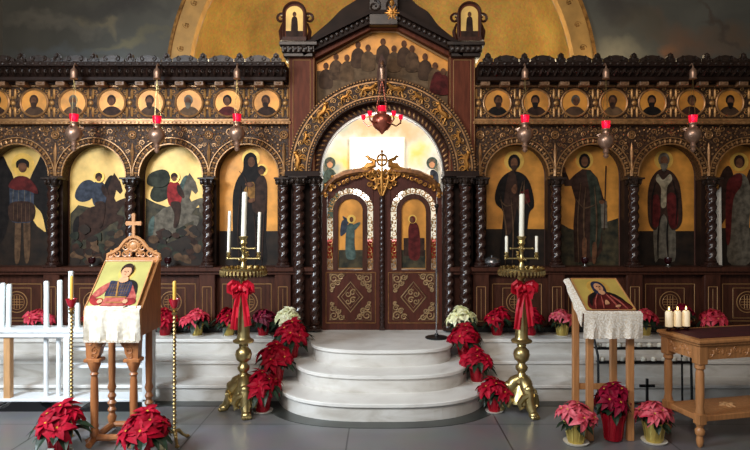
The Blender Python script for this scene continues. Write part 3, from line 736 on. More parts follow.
# gable cornice
def rake(name, pts, y0, y1, mat, hb):
    mb = MB()
    for (a, b), (c, d) in zip(pts[:-1], pts[1:]):
        mb.prism(P([(a, b), (c, d), (c, d + hb), (a, b + hb)], y0), y0, y1)
    return mb.build(name, mat, SC)
rake('gable_moulding', [(309, 55), (371, 23), (397, 23), (459, 55)], 6.38, 6.6, 'mahogany', 6)
rake('gable_cornice', [(303, 46), (370.5, 13), (397, 13), (463, 46)], 6.31, 6.62, 'walnut_dark', 10)
rake('gable_cornice_lip', [(302, 43.5), (370, 9.5), (398, 9.5), (464, 43.5)], 6.26, 6.62, 'walnut_dark', 4)
for sg in (-1, 1):
    mb = MB()
    for i in range(13):
        t = (i + 0.6) / 13; px, py = 383.5 + sg * (80 - 66 * t), 50.5 - 33 * t
        mb.blob((X(px, 6.3), 6.305, Z(py, 6.3)), (0.024, 0.02, 0.03), 8, 6)
    mb.build('egg_moulding', 'carved_dark', SC, True)
mb = MB(); mb.bbox(X(369, 6.28), X(398, 6.28), 6.27, 6.6, Z(25, 6.28), Z(-24, 6.28), 0.008); mb.bbox(X(365, 6.26), X(402, 6.26), 6.24, 6.6, Z(-24, 6.26), Z(-32, 6.26), 0.008)
for q in (-1, 1): mb.scroll(X(383.5 + q * 9, 6.26), Z(6, 6.26), 6.265, 0.07, 1.3, q, PI / 2, 0.016)
mb.build('apex_block', 'carved_dark', SC)
mb = MB()
mb.prism(P(sm([(306, 44), (316, 34), (330, 22), (342, 10), (356, 1), (369, -9), (371, 12), (340, 30)]), 6.45), 6.42, 6.5); mb.build('gable_crest', 'crest_wood', SC); mb = MB()
mb.prism(P(sm([(461, 44), (450, 36), (438, 26), (428, 13), (416, 5), (406, -6), (396, -8), (396, 12), (430, 32)]), 6.45), 6.42, 6.5)
mb.build('gable_crest', 'crest_wood', SC)

# ================================================================ MAIN ICONS
YI = 6.585
def arch_out(c, hw, yb, ysp=176, n=20): return [(c - hw, yb), (c - hw, ysp)] + [(c - hw * math.cos(PI * i / n), ysp - hw * math.sin(PI * i / n)) for i in range(1, n)] + [(c + hw, ysp), (c + hw, yb)]
def icon(q, gold, label, ground, gy, wavy=None):
    c = 382 + q * D / YI
    r = thing('icon_painting', label, 'icon', (X(c, YI), YI, Z(267, YI)))
    mb = MB(); mb.prism(P(arch_out(c, 31.4, 268.5), YI), YI, YI + 0.03); mb.build('panel', gold, r)
    mb = MB(); mb.tube([(X(a, YI), YI - 0.003, Z(b, YI)) for a, b in arch_out(c, 31, 267.5)], 0.009, 6); mb.build('panel_frame', 'walnut', r)
    pt = Paint(YI, r)
    g = [(c - 30.4, 267)] + ([(c + a, b) for a, b in wavy] if wavy else [(c - 30.4, gy), (c + 30.4, gy)]) + [(c + 30.4, 267)]
    pt('painted_ground', ground, g, smooth=False)
    return r, pt, c
def stroke(pts, w):
    L_, R_ = [], []
    for i, (x, y) in enumerate(pts):
        x0, y0 = pts[max(0, i - 1)]; x1, y1 = pts[min(len(pts) - 1, i + 1)]; l = math.hypot(x1 - x0, y1 - y0) or 1
        k = w * (1 - 0.7 * abs(2 * i / (len(pts) - 1) - 1)) / 2
        L_.append((x - (y1 - y0) / l * k, y + (x1 - x0) / l * k)); R_.append((x + (y1 - y0) / l * k, y - (x1 - x0) / l * k))
    return L_ + R_[::-1]
def folds(mat, *lines, w=1.3): pt('folds', mat, *[stroke(l, w) for l in lines])
# winged warrior, far left
r, pt, c = icon(-365, 'icon_gold_pale', 'arched icon of a winged warrior in red cape, at the left end of the screen', 'icon_ground', 226, [(-30, 200), (-14, 206), (4, 214), (12, 226), (20, 232), (30, 228)])
c = c - 3
pt('wing', 'p_black', [(c - 27, 244), (c - 28, 200), (c - 26, 172), (c - 20, 156), (c - 14, 166), (c - 8, 182), (c - 12, 214), (c - 18, 238)], [(c + 7, 184), (c + 16, 162), (c + 22, 152), (c + 28, 166), (c + 30, 200), (c + 26, 236), (c + 20, 214), (c + 12, 204)])
pt('halo', 'p_halo', ell(c + 1, 165, 11.5, 12))
pt('legs', 'p_fold', [(c - 6, 214), (c - 1, 214), (c - 2, 258), (c - 7, 260)], [(c + 2, 214), (c + 8, 214), (c + 8, 256), (c + 3, 260)])
pt('armour', 'p_blue', [(c - 10, 182), (c + 10, 182), (c + 12, 200), (c + 11, 220), (c, 223), (c - 11, 220), (c - 12, 200)])
folds('p_grey', [(c - 8, 184), (c - 9, 202)], [(c - 3, 184), (c - 3, 202)], [(c + 3, 184), (c + 3, 202)], [(c + 8, 184), (c + 9, 202)])
pt('skirt', 'p_brown', [(c - 11, 203), (c + 11, 203), (c + 12, 219), (c, 222), (c - 12, 219)])
folds('p_fold', [(c - 8, 205), (c - 8, 219)], [(c - 4, 205), (c - 4, 220)], [(c, 205), (c, 221)], [(c + 4, 205), (c + 4, 220)], [(c + 8, 205), (c + 8, 219)])
pt('cape', 'p_darkred', [(c - 13, 186), (c - 6, 177), (c + 5, 177), (c + 14, 186), (c + 16, 194), (c + 4, 190), (c - 6, 190)])
pt('face', 'p_skin_dark', ell(c + 1, 167, 4.2, 5.5)); pt('hair', 'p_black', [(c - 4.5, 168), (c - 5, 162), (c + 1, 158.5), (c + 7, 162), (c + 6.5, 168), (c + 4, 163.5), (c - 2, 163.5)])
def rocks(c, seed):
    random.seed(seed)
    for mt in ('p_green', 'p_brown', 'p_fold', 'icon_ground'):
        pt('foreground_rocks', mt, *[sm([(x + random.uniform(3, 6) * math.cos(a), y + random.uniform(2, 5) * math.sin(a)) for a in [2 * PI * k / 6 for k in range(6)]], 2) for x, y in [(c + random.uniform(-25, 25), random.uniform(228, 263)) for _ in range(11)]])
def rider(c, horse, mane, cloak, torso):
    pt('cloak', cloak, [(c - 24, 190), (c - 18, 182), (c - 10, 180), (c - 4, 186), (c - 8, 198), (c - 18, 202), (c - 25, 198)])
    pt('horse', horse, [(c - 22, 232), (c - 21, 216), (c - 12, 208), (c - 2, 205), (c + 2, 197), (c + 4, 186), (c + 9, 177.5), (c + 13, 175), (c + 14, 173), (c + 16, 176), (c + 20, 182), (c + 22.5, 191), (c + 20, 194), (c + 16, 190), (c + 14, 198), (c + 18, 206), (c + 16, 218), (c + 6, 228), (c - 6, 236), (c - 16, 240)])
    pt('horse_leg', horse, [(c - 22, 228), (c - 15, 234), (c - 19, 244), (c - 18, 258), (c - 22, 258), (c - 24, 244)], [(c - 12, 232), (c - 5, 234), (c - 9, 246), (c - 6, 258), (c - 10, 258), (c - 14, 246)], [(c + 13, 204), (c + 25, 198), (c + 28, 201), (c + 27, 212), (c + 24, 212), (c + 23, 205), (c + 16, 213)], [(c + 11, 214), (c + 22, 216), (c + 24, 219), (c + 20, 229), (c + 17, 228), (c + 18, 221), (c + 9, 224)])
    pt('mane', mane, [(c + 1, 201), (c + 3, 188), (c + 8, 177.5), (c + 12, 175.5), (c + 10, 182), (c + 6, 193)], [(c - 22, 216), (c - 27, 224), (c - 26, 242), (c - 23, 236), (c - 21, 222)])
    pt('rider_body', torso, [(c - 8, 188), (c - 5, 182), (c + 2, 182), (c + 6, 190), (c + 5, 203), (c - 5, 206), (c - 8, 198)])
    pt('rider_arm', 'p_brown', [(c + 2, 185), (c + 6, 188), (c + 9, 196), (c + 7, 198), (c + 2, 192)]); pt('rider_leg', 'p_brown', [(c - 5, 203), (c + 4, 202), (c + 5, 212), (c + 2, 226), (c - 2, 227), (c - 1, 214)])
    pt('halo', 'p_halo', ell(c - 1, 177, 5.6, 5.8)); pt('face', 'p_skin_dark', ell(c - 1, 178, 2.7, 3.5)); pt('hair', 'p_brown', [(c - 4.2, 179), (c - 4, 174.5), (c - 1, 172.8), (c + 2, 174.5), (c + 2.2, 178), (c - 1, 176)])
r, pt, c = icon(-288, 'icon_gold_pale', 'arched icon of a rider in a blue-grey cloak on a dark rearing horse', 'icon_ground_green', 205, [(-30, 214), (-22, 205), (-8, 208), (4, 214), (18, 204), (30, 200)])
rider(c, 'p_brown', 'p_black', 'p_blue', 'p_blue')
pt('rocks', 'icon_ground', [(c - 30, 262), (c - 27, 240), (c - 16, 250), (c + 2, 246), (c + 14, 234), (c + 30, 226), (c + 30, 266), (c - 30, 266)])
rocks(c, 5)
r, pt, c = icon(-211, 'icon_gold_pale', 'arched icon of a red clad rider with billowing dark cape on a grey horse', 'icon_ground_green', 202, [(-30, 198), (-20, 203), (-6, 208), (8, 214), (20, 208), (30, 206)])
rider(c, 'p_grey', 'p_teal', 'p_green', 'p_red')
pt('cape', 'p_green', [(c - 28, 184), (c - 27, 176), (c - 20, 171), (c - 10, 170), (c - 5, 178), (c - 10, 186), (c - 20, 187)])
pt('rocks', 'icon_ground', [(c - 30, 264), (c - 28, 236), (c - 14, 244), (c, 240), (c + 16, 232), (c + 30, 220), (c + 30, 266)])
rocks(c, 3)
# woman with child
r, pt, c = icon(-135, 'icon_gold', 'arched icon of a dark robed woman holding a child on gold', 'icon_ground', 231)
pt('halo', 'p_halo', ell(c + 1, 158, 9, 9), ell(c + 12, 170, 6, 6))
pt('robe', 'p_black', [(c - 15, 266), (c - 17, 230), (c - 17, 196), (c - 13, 180), (c - 7, 170), (c - 6, 158), (c, 152.5), (c + 6, 156), (c + 8, 166), (c + 12, 178), (c + 17, 186), (c + 17, 210), (c + 16, 240), (c + 15, 266)])
pt('child_robe', 'p_brown', [(c + 4, 194), (c + 6, 181), (c + 10, 176), (c + 14, 176), (c + 17, 184), (c + 17, 200), (c + 14, 214), (c + 4, 212), (c + 2, 202)])
pt('sash', 'p_ochre', [(c - 6, 190), (c + 2, 182), (c + 5, 186), (c + 4, 200), (c - 2, 196)])
pt('face', 'p_skin_dark', ell(c + 1.5, 162, 3.6, 5), ell(c + 11.5, 171, 3, 3.8)); pt('hair', 'p_brown', [(c + 8, 171), (c + 8.5, 167), (c + 12, 165.5), (c + 15.5, 168), (c + 15, 172), (c + 12, 168.5)])
pt('hand', 'p_skin_dark', [(c - 5, 184), (c + 1, 182), (c + 4, 185), (c, 187.5)], [(c - 2, 200), (c + 4, 198), (c + 5, 201), (c, 203)])
folds('p_brown', [(c - 11, 262), (c - 12, 225), (c - 9, 190)], [(c - 3, 264), (c - 5, 230), (c - 3, 206)], [(c + 5, 264), (c + 6, 236), (c + 4, 216)], [(c + 12, 262), (c + 13, 236), (c + 15, 206)], [(c - 10, 172), (c - 4, 180), (c - 2, 192)], w=1.1)
# standing saint, right of the doors
r, pt, c = icon(135, 'icon_gold', 'arched icon of a bearded saint in a plain dark robe, right beside the doors', 'icon_ground', 229)
pt('halo', 'p_halo', ell(c, 161, 10, 10))
pt('robe', 'p_black', [(c - 13, 266), (c - 12, 230), (c - 11, 212), (c - 18, 204), (c - 19, 194), (c - 14, 180), (c - 5, 172), (c + 5, 172), (c + 13, 178), (c + 18, 190), (c + 20, 206), (c + 15, 214), (c + 13, 240), (c + 14, 266)])
pt('mantle', 'p_brown', [(c - 5, 173), (c + 1, 174), (c + 4, 196), (c - 2, 230), (c - 9, 232), (c - 10, 200)])
pt('hair', 'p_black', ell(c, 162, 6, 7.6)); pt('face', 'p_skin_dark', ell(c, 163, 3.6, 5.2)); pt('beard', 'p_brown', [(c - 3, 166), (c + 3, 166), (c + 1.5, 171), (c - 1.5, 171)]); pt('hand', 'p_skin_dark', [(c - 3, 190), (c + 1, 184), (c + 3, 188), (c + 1, 194)])
pt('book', 'p_darkred', [(c + 6, 192), (c + 14, 189), (c + 16, 202), (c + 8, 205)], smooth=False)
folds('p_fold', [(c - 9, 262), (c - 8, 230), (c - 13, 200)], [(c - 2, 264), (c - 1, 230), (c - 3, 200)], [(c + 6, 262), (c + 7, 228), (c + 4, 205), (c + 8, 184)], [(c - 14, 200), (c - 8, 206), (c, 204)], [(c + 15, 206), (c + 10, 196), (c + 10, 182)])
# saint with raised arm
r, pt, c = icon(211, 'icon_gold', 'arched icon of a long haired saint with raised arm in a dark landscape', 'icon_ground_green', 225, [(-30, 222), (-20, 228), (-8, 232), (6, 230), (18, 222), (30, 218)])
pt('halo', 'p_halo', ell(c - 4, 160, 9, 9))
pt('robe', 'p_brown', [(c - 14, 262), (c - 15, 226), (c - 13, 200), (c - 17, 186), (c - 24, 186), (c - 27, 172), (c - 23, 171), (c - 19, 180), (c - 13, 174), (c - 6, 169), (c + 2, 170), (c + 9, 178), (c + 15, 198), (c + 19, 206), (c + 13, 226), (c + 14, 250), (c + 6, 262)])
pt('mantle', 'p_green', [(c - 2, 171), (c + 8, 178), (c + 13, 200), (c + 12, 240), (c + 2, 256), (c + 2, 200)])
pt('scroll', 'p_grey', [(c + 12, 201), (c + 18, 201), (c + 19, 228), (c + 13, 228)], smooth=False); pt('staff', 'p_brown', [(c + 17, 166), (c + 18, 166), (c + 16, 230), (c + 15, 230)], smooth=False)
pt('hair', 'p_black', ell(c - 4, 161, 5.6, 7.4)); pt('face', 'p_skin_dark', ell(c - 4, 161.5, 3.4, 5)); pt('hand', 'p_skin_dark', ell(c - 25, 170, 2, 3), ell(c + 13, 202, 2.6, 2))
pt('legs', 'p_skin_dark', [(c - 6, 240), (c - 2, 240), (c - 3, 262), (c - 6, 262)], [(c + 4, 244), (c + 8, 244), (c + 7, 262), (c + 4, 262)])
folds('p_fold', [(c - 10, 258), (c - 11, 220), (c - 8, 186)], [(c - 4, 250), (c - 5, 215), (c - 3, 190)], [(c + 7, 250), (c + 8, 220), (c + 6, 190)], [(c - 12, 200), (c - 4, 208), (c + 8, 204)])
# bishop
r, pt, c = icon(288, 'icon_gold', 'arched icon of a grey haired bishop with pale stole and red vestment', 'icon_ground', 231)
pt('halo', 'p_halo', ell(c, 160, 9.5, 9.5))
pt('under_robe', 'p_grey', [(c - 9, 260), (c - 9, 214), (c + 9, 214), (c + 12, 254), (c + 8, 262), (c - 4, 258)])
pt('vestment', 'p_brown', [(c - 15, 222), (c - 16, 196), (c - 13, 180), (c - 5, 170), (c + 5, 170), (c + 13, 178), (c + 17, 192), (c + 18, 222), (c + 8, 230), (c, 214), (c - 8, 230)])
pt('red_panels', 'p_darkred', [(c - 13, 200), (c - 5, 196), (c - 4, 222), (c - 11, 226)], [(c + 3, 196), (c + 12, 196), (c + 14, 224), (c + 6, 226)])
pt('stole', 'p_white', [(c - 6, 174), (c - 1, 180), (c + 6, 174), (c + 8, 180), (c + 3, 188), (c + 2, 206), (c - 3, 206), (c - 3, 188), (c - 8, 180)])
pt('hair', 'p_grey', ell(c, 159.5, 5.6, 6.8)); pt('face', 'p_skin_dark', ell(c, 161, 3.8, 5)); pt('beard', 'p_grey', [(c - 3.4, 164), (c + 3.4, 164), (c + 2, 170), (c, 171.5), (c - 2, 170)])
folds('p_black', [(c - 6, 258), (c - 6, 236), (c - 4, 218)], [(c + 4, 258), (c + 3, 236), (c + 4, 218)], [(c + 12, 222), (c + 13, 200), (c + 9, 182)], [(c - 12, 222), (c - 12, 200), (c - 9, 184)])
# winged figure on the side door, far right
r, pt, c = icon(365, 'icon_gold', 'arched icon of an angel in pale robe on the dark side door at right end', 'icon_ground', 228)
pt('wing', 'p_brown', [(c - 20, 226), (c - 20, 182), (c - 12, 166), (c - 6, 174), (c - 6, 200)], [(c + 8, 176), (c + 18, 164), (c + 24, 186), (c + 22, 224), (c + 12, 206)])
pt('halo', 'p_halo', ell(c, 162, 9.5, 9.5)); pt('robe', 'p_grey', [(c - 11, 262), (c - 10, 226), (c - 12, 196), (c - 8, 178), (c, 173), (c + 8, 178), (c + 12, 196), (c + 10, 226), (c + 11, 262)])
pt('cape', 'p_darkred', [(c - 13, 190), (c - 8, 177), (c + 2, 174), (c + 2, 186), (c - 6, 200), (c - 9, 240), (c - 13, 240)]); pt('hair', 'p_brown', ell(c, 161.5, 5.4, 6.6)); pt('face', 'p_skin_dark', ell(c, 163, 3.6, 4.8))
# narrow ridged white strip beside the side door
mb = MB(); yy = 6.50; mb.prism(P([(714.5, 268), (713, 205), (716, 192), (720.5, 187), (721.5, 268)], yy), yy - 0.012, yy + 0.012)
for k in range(3): mb.tube([(X(715.5 + 2 * k, yy), yy - 0.012, Z(267, yy)), (X(715.5 + 2 * k, yy), yy - 0.012, Z(200, yy))], 0.009, 6)
tag(mb.build('white_strip', 'altar_white', loc=(X(717, yy), yy, Z(268, yy))), 'narrow white strip beside the last right column', 'curtain')

# ================================================================ ROYAL DOORS
YD = 6.50
def leaf_door(sg):
    lab = 'left leaf of the carved walnut double doors, with a painted angel' if sg < 0 else 'right leaf of the carved walnut double doors, with a painted woman in dark red'
    dr = thing('sanctuary_door', lab, 'door', (sg * 0.33, YD, 0.485))
    def m(px): return 382 + sg * abs(px - 382)            # mirror helper: give left-leaf pixels
    def PP(pts): return P([(m(a), b) for a, b in pts], YD)
    c = 350.5; y0, y1 = YD, YD + 0.045
    mb = MB()
    mb.prism(PP([(322, 331), (322, 270), (381.3, 270), (381.3, 331)]), y0, y1)                    # lower panel
    mb.prism(PP([(322, 270), (322, 196), (327, 190), (327, 270)]), y0, y1)                        # outer stile
    mb.prism(PP([(373, 270), (373, 174), (381.3, 172), (381.3, 270)]), y0, y1)                   # meeting stile
    n = 20; ro = 23.0; ysp = 211
    for k in range(n):                                                                             # head over the openwork
        a, b = PI * k / n, PI * (k + 1) / n
        xa, xb = c - ro * math.cos(a), c - ro * math.cos(b)
        top = lambda x: 172 + 20 * max(0, (350 - x) / 28) ** 1.8
        mb.prism(PP([(xa, ysp - ro * math.sin(a)), (xb, ysp - ro * math.sin(b)), (xb, top(xb)), (xa, top(xa))]), y0, y1)
    mb.build('leaf_frame', 'door_wood', dr)
    mb = MB()                                                                                      # frame round the icon
    for x0, x1 in ((333, 338), (362.5, 367.5)): mb.prism(PP([(x0, 270), (x0, ysp), (x1, ysp), (x1, 270)]), y0 - 0.006, y1)
    Cx, Cz = X(m(c), YD), Z(ysp, YD); q = YD / F
    mb.ring(Cx, Cz, 12.2 * q, 17.2 * q, 0, PI, y0 - 0.006, y1, 24); mb.build('icon_frame', 'walnut', dr)
    lt = MB()                                                                                      # lattice of the openwork band
    for x in (330, 370.3):
        for k in range(7):
            zz = 266 - 8 * k
            lt.scroll(X(m(x), YD), Z(zz, YD), YD + 0.02, 0.034, 1.1, sg * (1 if k % 2 else -1), PI / 2, 0.0065, 10); lt.blob((X(m(x + 1.6), YD), YD + 0.02, Z(zz + 4, YD)), (0.012, 0.008, 0.018), 6, 4); lt.blob((X(m(x - 1.6), YD), YD + 0.02, Z(zz - 3, YD)), (0.01, 0.008, 0.014), 6, 4)
    for k in range(13):
        a = PI * (k + 0.5) / 13; rr = 20 * q
        lt.scroll(Cx + rr * math.cos(a), Cz + rr * math.sin(a), YD + 0.02, 0.034, 1.1, 1 if k % 2 else -1, a, 0.0075, 10)
        lt.tube([(Cx + 17 * q * math.cos(a + 0.14), YD + 0.02, Cz + 17 * q * math.sin(a + 0.14)), (Cx + 23 * q * math.cos(a + 0.14), YD + 0.02, Cz + 23 * q * math.sin(a + 0.14))], 0.006, 5)
    o = lt.build('openwork', 'gilt_dull', dr, True); o['label'] = 'gilded openwork scrolls with light showing through'
    mb = MB(); mb.prism(P(arch_out(m(c), 12.4, 268.5, ysp, 16), YD + 0.012), YD + 0.012, YD + 0.03); ic = mb.build('icon_panel', 'icon_gold', dr)
    pt = Paint(YD + 0.012, ic); cc = m(c)
    pt('ground', 'icon_ground_green', [(cc - 12, 268), (cc - 12, 250), (cc + 12, 250), (cc + 12, 268)], smooth=False)
    if sg < 0:
        pt('wing', 'p_blue', [(cc - 10, 236), (cc - 9, 222), (cc - 4, 220), (cc - 3, 230)], [(cc - 4, 224), (cc - 8, 216), (cc - 1, 221)])
        pt('robe', 'p_teal', [(cc - 4, 258), (cc - 5, 240), (cc - 3, 226), (cc + 1, 223), (cc + 4, 228), (cc + 4, 244), (cc + 5, 258)]); pt('arm', 'p_teal', [(cc + 1, 226), (cc + 9, 222), (cc + 9, 225), (cc + 3, 231)])
        pt('halo', 'p_halo', ell(cc + 1, 219, 4.4, 4.4)); pt('face', 'p_skin_dark', ell(cc + 1, 219.5, 2, 2.7))
    else:
        pt('bench', 'p_brown', [(cc - 10, 256), (cc - 10, 238), (cc + 11, 238), (cc + 11, 256)], smooth=False)
        pt('robe', 'p_darkred', [(cc - 4, 258), (cc - 5, 240), (cc - 5, 228), (cc - 2, 222), (cc + 3, 223), (cc + 6, 232), (cc + 6, 258)])
        pt('halo', 'p_halo', ell(cc - 1, 219, 4.4, 4.4)); pt('hood', 'p_darkred', ell(cc - 1, 219.5, 3, 3.6)); pt('face', 'p_skin_dark', ell(cc - 2, 220, 1.8, 2.4))
    # lower carved panel: diamond and four corner scrolls
    g = MB(); YQ = YD - 0.003
    zc = 297; cxx = c
    g.tube([(X(m(a), YQ), YQ, Z(b, YQ)) for a, b in ((c, 282), (c - 12.5, zc), (c, 312), (c + 12.5, zc))], 0.008, 5, True)
    g.tube([(X(m(a), YQ), YQ, Z(b, YQ)) for a, b in ((c, 286), (c - 9, zc), (c, 308), (c + 9, zc))], 0.004, 5, True)
    for a, b in ((-2.5, -2), (2.5, 2), (-2.5, 3), (2.5, -3)): g.scroll(X(m(c + a), YQ), Z(zc + b * 1.5, YQ), YQ, 0.036, 1.2, 1 if a > 0 else -1, 0.7, 0.009, 12)
    for sx in (-1, 1):
        for sz in (-1, 1):
            tri = [(c + sx * 20.5, zc + sz * 23), (c + sx * 20.5, zc + sz * 6), (c + sx * 5, zc + sz * 23)]
            g.tube([(X(m(a), YQ), YQ, Z(b, YQ)) for a, b in tri], 0.006, 5, True)
            for a, b, r_ in ((16.5, 18.5, 4.2), (17.5, 11, 3.0), (9.5, 20, 3.0), (12.5, 14, 2.8), (18.6, 6.6, 1.8)):
                g.scroll(X(m(c + sx * a), YQ), Z(zc + sz * b, YQ), YQ, r_ * q * 1.1, 1.4, sx * sz, 0.5, 0.009, 12)
    o = g.build('carved_panel', 'door_carving', dr, True); o['label'] = 'gilded scrollwork with diamond'
    g = MB(); g.frame(*sorted((X(m(326), YQ), X(m(375.5), YQ))), Z(323, YQ), Z(272.5, YQ), YQ, 0.005); g.build('panel_moulding', 'carved', dr)
    # gilded swag along the top
    g = MB(); w_ = MB(); sw = [(323, 195), (328, 185), (335, 178.5), (345, 174), (357, 171.5), (368, 171), (376, 172)]
    w_.tube([(X(m(a), YD), YD - 0.004, Z(b, YD)) for a, b in sw], [0.026, 0.036, 0.04, 0.04, 0.038, 0.036, 0.026], 7)
    for k, (a, b) in enumerate(sw):
        for d in (-1, 1): g.blob((X(m(a + 2.5 * d), YD), YD - 0.022, Z(b - 1 + 1.5 * (k % 2), YD)), (0.022, 0.014, 0.028), 6, 5)
    for k in range(12): g.scroll(X(m(326 + 4.4 * k), YD), Z(196 - 24 * (k / 11) ** 0.55, YD), YD - 0.045, 0.024, 1.3, sg * (1 if k % 2 else -1), k, 0.008, 10)
    sg_ = w_.build('swag', 'gilt_brown', dr, True); g.build('gilded_leaves', 'gilt', sg_, True)
    g = MB()                                                                                       # bird crest on top of the swag
    g.tube([(X(m(a), YD), YD - 0.01, Z(b, YD)) for a, b in ((362, 171), (368, 166.5), (374, 165), (374.5, 161), (369, 158.5), (368, 156))], [0.02, 0.044, 0.042, 0.026, 0.022, 0.018], 7)
    g.tube([(X(m(a), YD), YD - 0.01, Z(b, YD)) for a, b in ((368.5, 156.2), (364, 157.5))], [0.018, 0.006], 6)
    g.tube([(X(m(a), YD), YD - 0.01, Z(b, YD)) for a, b in ((372, 166), (366, 169), (358, 170))], [0.03, 0.04, 0.012], 6); g.build('gilded_bird', 'gilt', dr, True)
    if sg < 0:
        mb = MB(); mb.twist((0, YD - 0.02), Z(328, YD), Z(196, YD), 0.028, 2, 0.12, 0.12, 14); mb.box(-0.03, 0.03, YD - 0.05, YD + 0.0, 0.487, Z(327, YD)); mb.build('meeting_post', 'walnut_twist', dr, True)
        g = MB(); yq = YD - 0.025
        g.tube([(4.8 * q * math.cos(2 * PI * i / 20), yq, Z(160, yq) + 5.6 * q * math.sin(2 * PI * i / 20)) for i in range(20)], 0.014, 6, True)
        for a in range(4): g.tube([(0, yq, Z(160, yq)), (0.05 * math.cos(a * PI / 2), yq, Z(160, yq) + 0.055 * math.sin(a * PI / 2))], [0.013, 0.016], 6)
        g.blob((0, yq, Z(151.5, yq)), (0.016, 0.012, 0.024), 6, 5)
        for d in (-1, 1):
            g.scroll(d * 0.045, Z(176, yq), yq, 0.05, 1.3, d, PI / 2, 0.017); g.scroll(d * 0.035, Z(186, yq), yq, 0.036, 1.3, -d, -PI / 2, 0.014); g.scroll(d * 0.10, Z(178, yq), yq, 0.045, 1.3, -d, 1, 0.014); g.scroll(d * 0.09, Z(187, yq), yq, 0.03, 1.3, d, 1, 0.011); g.tube([(0, yq, Z(198, yq)), (d * 0.03, yq, Z(191, yq)), (d * 0.07, yq, Z(181, yq)), (d * 0.06, yq, Z(170, yq))], [0.01, 0.014, 0.012, 0.008], 6)
        for xx_, yy_, rr_ in ((0.15, 176, 0.04), (0.19, 173.5, 0.03), (0.14, 184, 0.03), (0.06, 181, 0.026)):
            for d in (-1, 1): g.scroll(d * xx_, Z(yy_, yq), yq, rr_, 1.3, d, 0.6, 0.011)
        g.tube([(0, yq, Z(199, yq)), (0, yq, Z(180, yq)), (0, yq, Z(166, yq))], [0.008, 0.022, 0.012], 6); o = g.build('cross_crest', 'gilt', dr, True); o['label'] = 'gilded cross medallion over a scrolled heart'
leaf_door(-1); leaf_door(1)
# jambs of the gate
for sg in (-1, 1): mb = MB(); mb.box(*sorted((sg * 61 * s_, sg * 94 * s_)), 6.46, 6.66, 0.48, S(173)); mb.build('gate_jamb', 'walnut_dark', SC)
for sg in (-1, 1): mb = MB(); mb.bbox(*sorted((sg * 60.5 * s_, sg * 95 * s_)), 6.27, 6.5, S(177.5), S(172), 0.005); mb.build('impost', 'walnut_dark', SC)

# ================================================================ HANGING LAMPS
def chain(mb, a, b, r=0.0028, n=14):
    a, b = Vector(a), Vector(b); pts = []; rr = []
    for i in range(n * 2 + 1):
        pts.append(a + (b - a) * i / (2 * n)); rr.append(r if i % 2 else r * 0.5)
    mb.tube(pts, rr, 5)
YL = 6.1
LAMPS = [(74, 117, 'hanging oil lamp with red glass over the left rider icon niche, outermost on the left'), (157, 119, 'hanging oil lamp with red glass, middle one of the three left of the gate'), (237, 117, 'hanging oil lamp with red glass above the woman and child icon'),
         (525, 118, 'hanging oil lamp with red glass, nearest the gate on its right'), (606, 124, 'lowest hanging oil lamp with red glass, right of the raised arm saint'), (693, 118, 'hanging oil lamp with red glass above the bishop icon, outermost on the right')]
for px, py, lb in LAMPS:
    x = X(px, YL); zg = Z(py, YL); zt = Z(66, YL); mat = 'copper'
    t = thing('hanging_lamp', lb, 'lamp', (x, YL, zt), group='red glass oil lamps hanging along the screen')
    mb = MB(); mb.lathe([(0.006, -0.0), (0.012, -0.02), (0.03, -0.04), (0.036, -0.07), (0.034, -0.12), (0.04, -0.135), (0.02, -0.14)], (x, YL, zt), 12); mb.tube([(x, 6.165, zt + 0.02), (x, YL + 0.02, zt + 0.03), (x, YL, zt)], 0.007, 6); mb.build('hanger', mat, t, True)
    for k in range(3):
        a = 2 * PI * k / 3 + 0.5; mb = MB(); chain(mb, (x, YL, zt - 0.135), (x + 0.055 * math.cos(a), YL + 0.055 * math.sin(a), zg - 0.12)); mb.build('chain', 'brass_old', t)
    mb = MB(); mb.lathe([(0.008, -0.36), (0.02, -0.35), (0.03, -0.335), (0.02, -0.315), (0.034, -0.295), (0.024, -0.275), (0.028, -0.26), (0.05, -0.245), (0.076, -0.21), (0.084, -0.175), (0.078, -0.14), (0.055, -0.11), (0.036, -0.095), (0.034, -0.075), (0.046, -0.06), (0.046, -0.052), (0.03, -0.05)], (x, YL, zg), 20)
    for k in range(3):
        a = 2 * PI * k / 3 + 0.5; mb.tube([(x + 0.06 * math.cos(a), YL + 0.06 * math.sin(a), zg - 0.13), (x + 0.09 * math.cos(a), YL + 0.09 * math.sin(a), zg - 0.11), (x + 0.055 * math.cos(a), YL + 0.055 * math.sin(a), zg - 0.1)], 0.01, 6)
    mb.build('lamp_body', mat, t, True)
    mb = MB(); mb.lathe([(0.026, -0.055), (0.036, -0.045), (0.043, -0.015), (0.046, 0.03), (0.043, 0.03), (0.037, -0.01), (0.018, -0.04)], (x, YL, zg), 18); g = mb.build('ruby_glass', 'ruby_lit', t, True)
    mb = MB(); mb.lathe([(0.004, -0.02), (0.017, 0.0), (0.014, 0.02), (0.003, 0.042)], (x, YL, zg - 0.018), 8); mb.build('flame', 'lamp_flame', g, True)
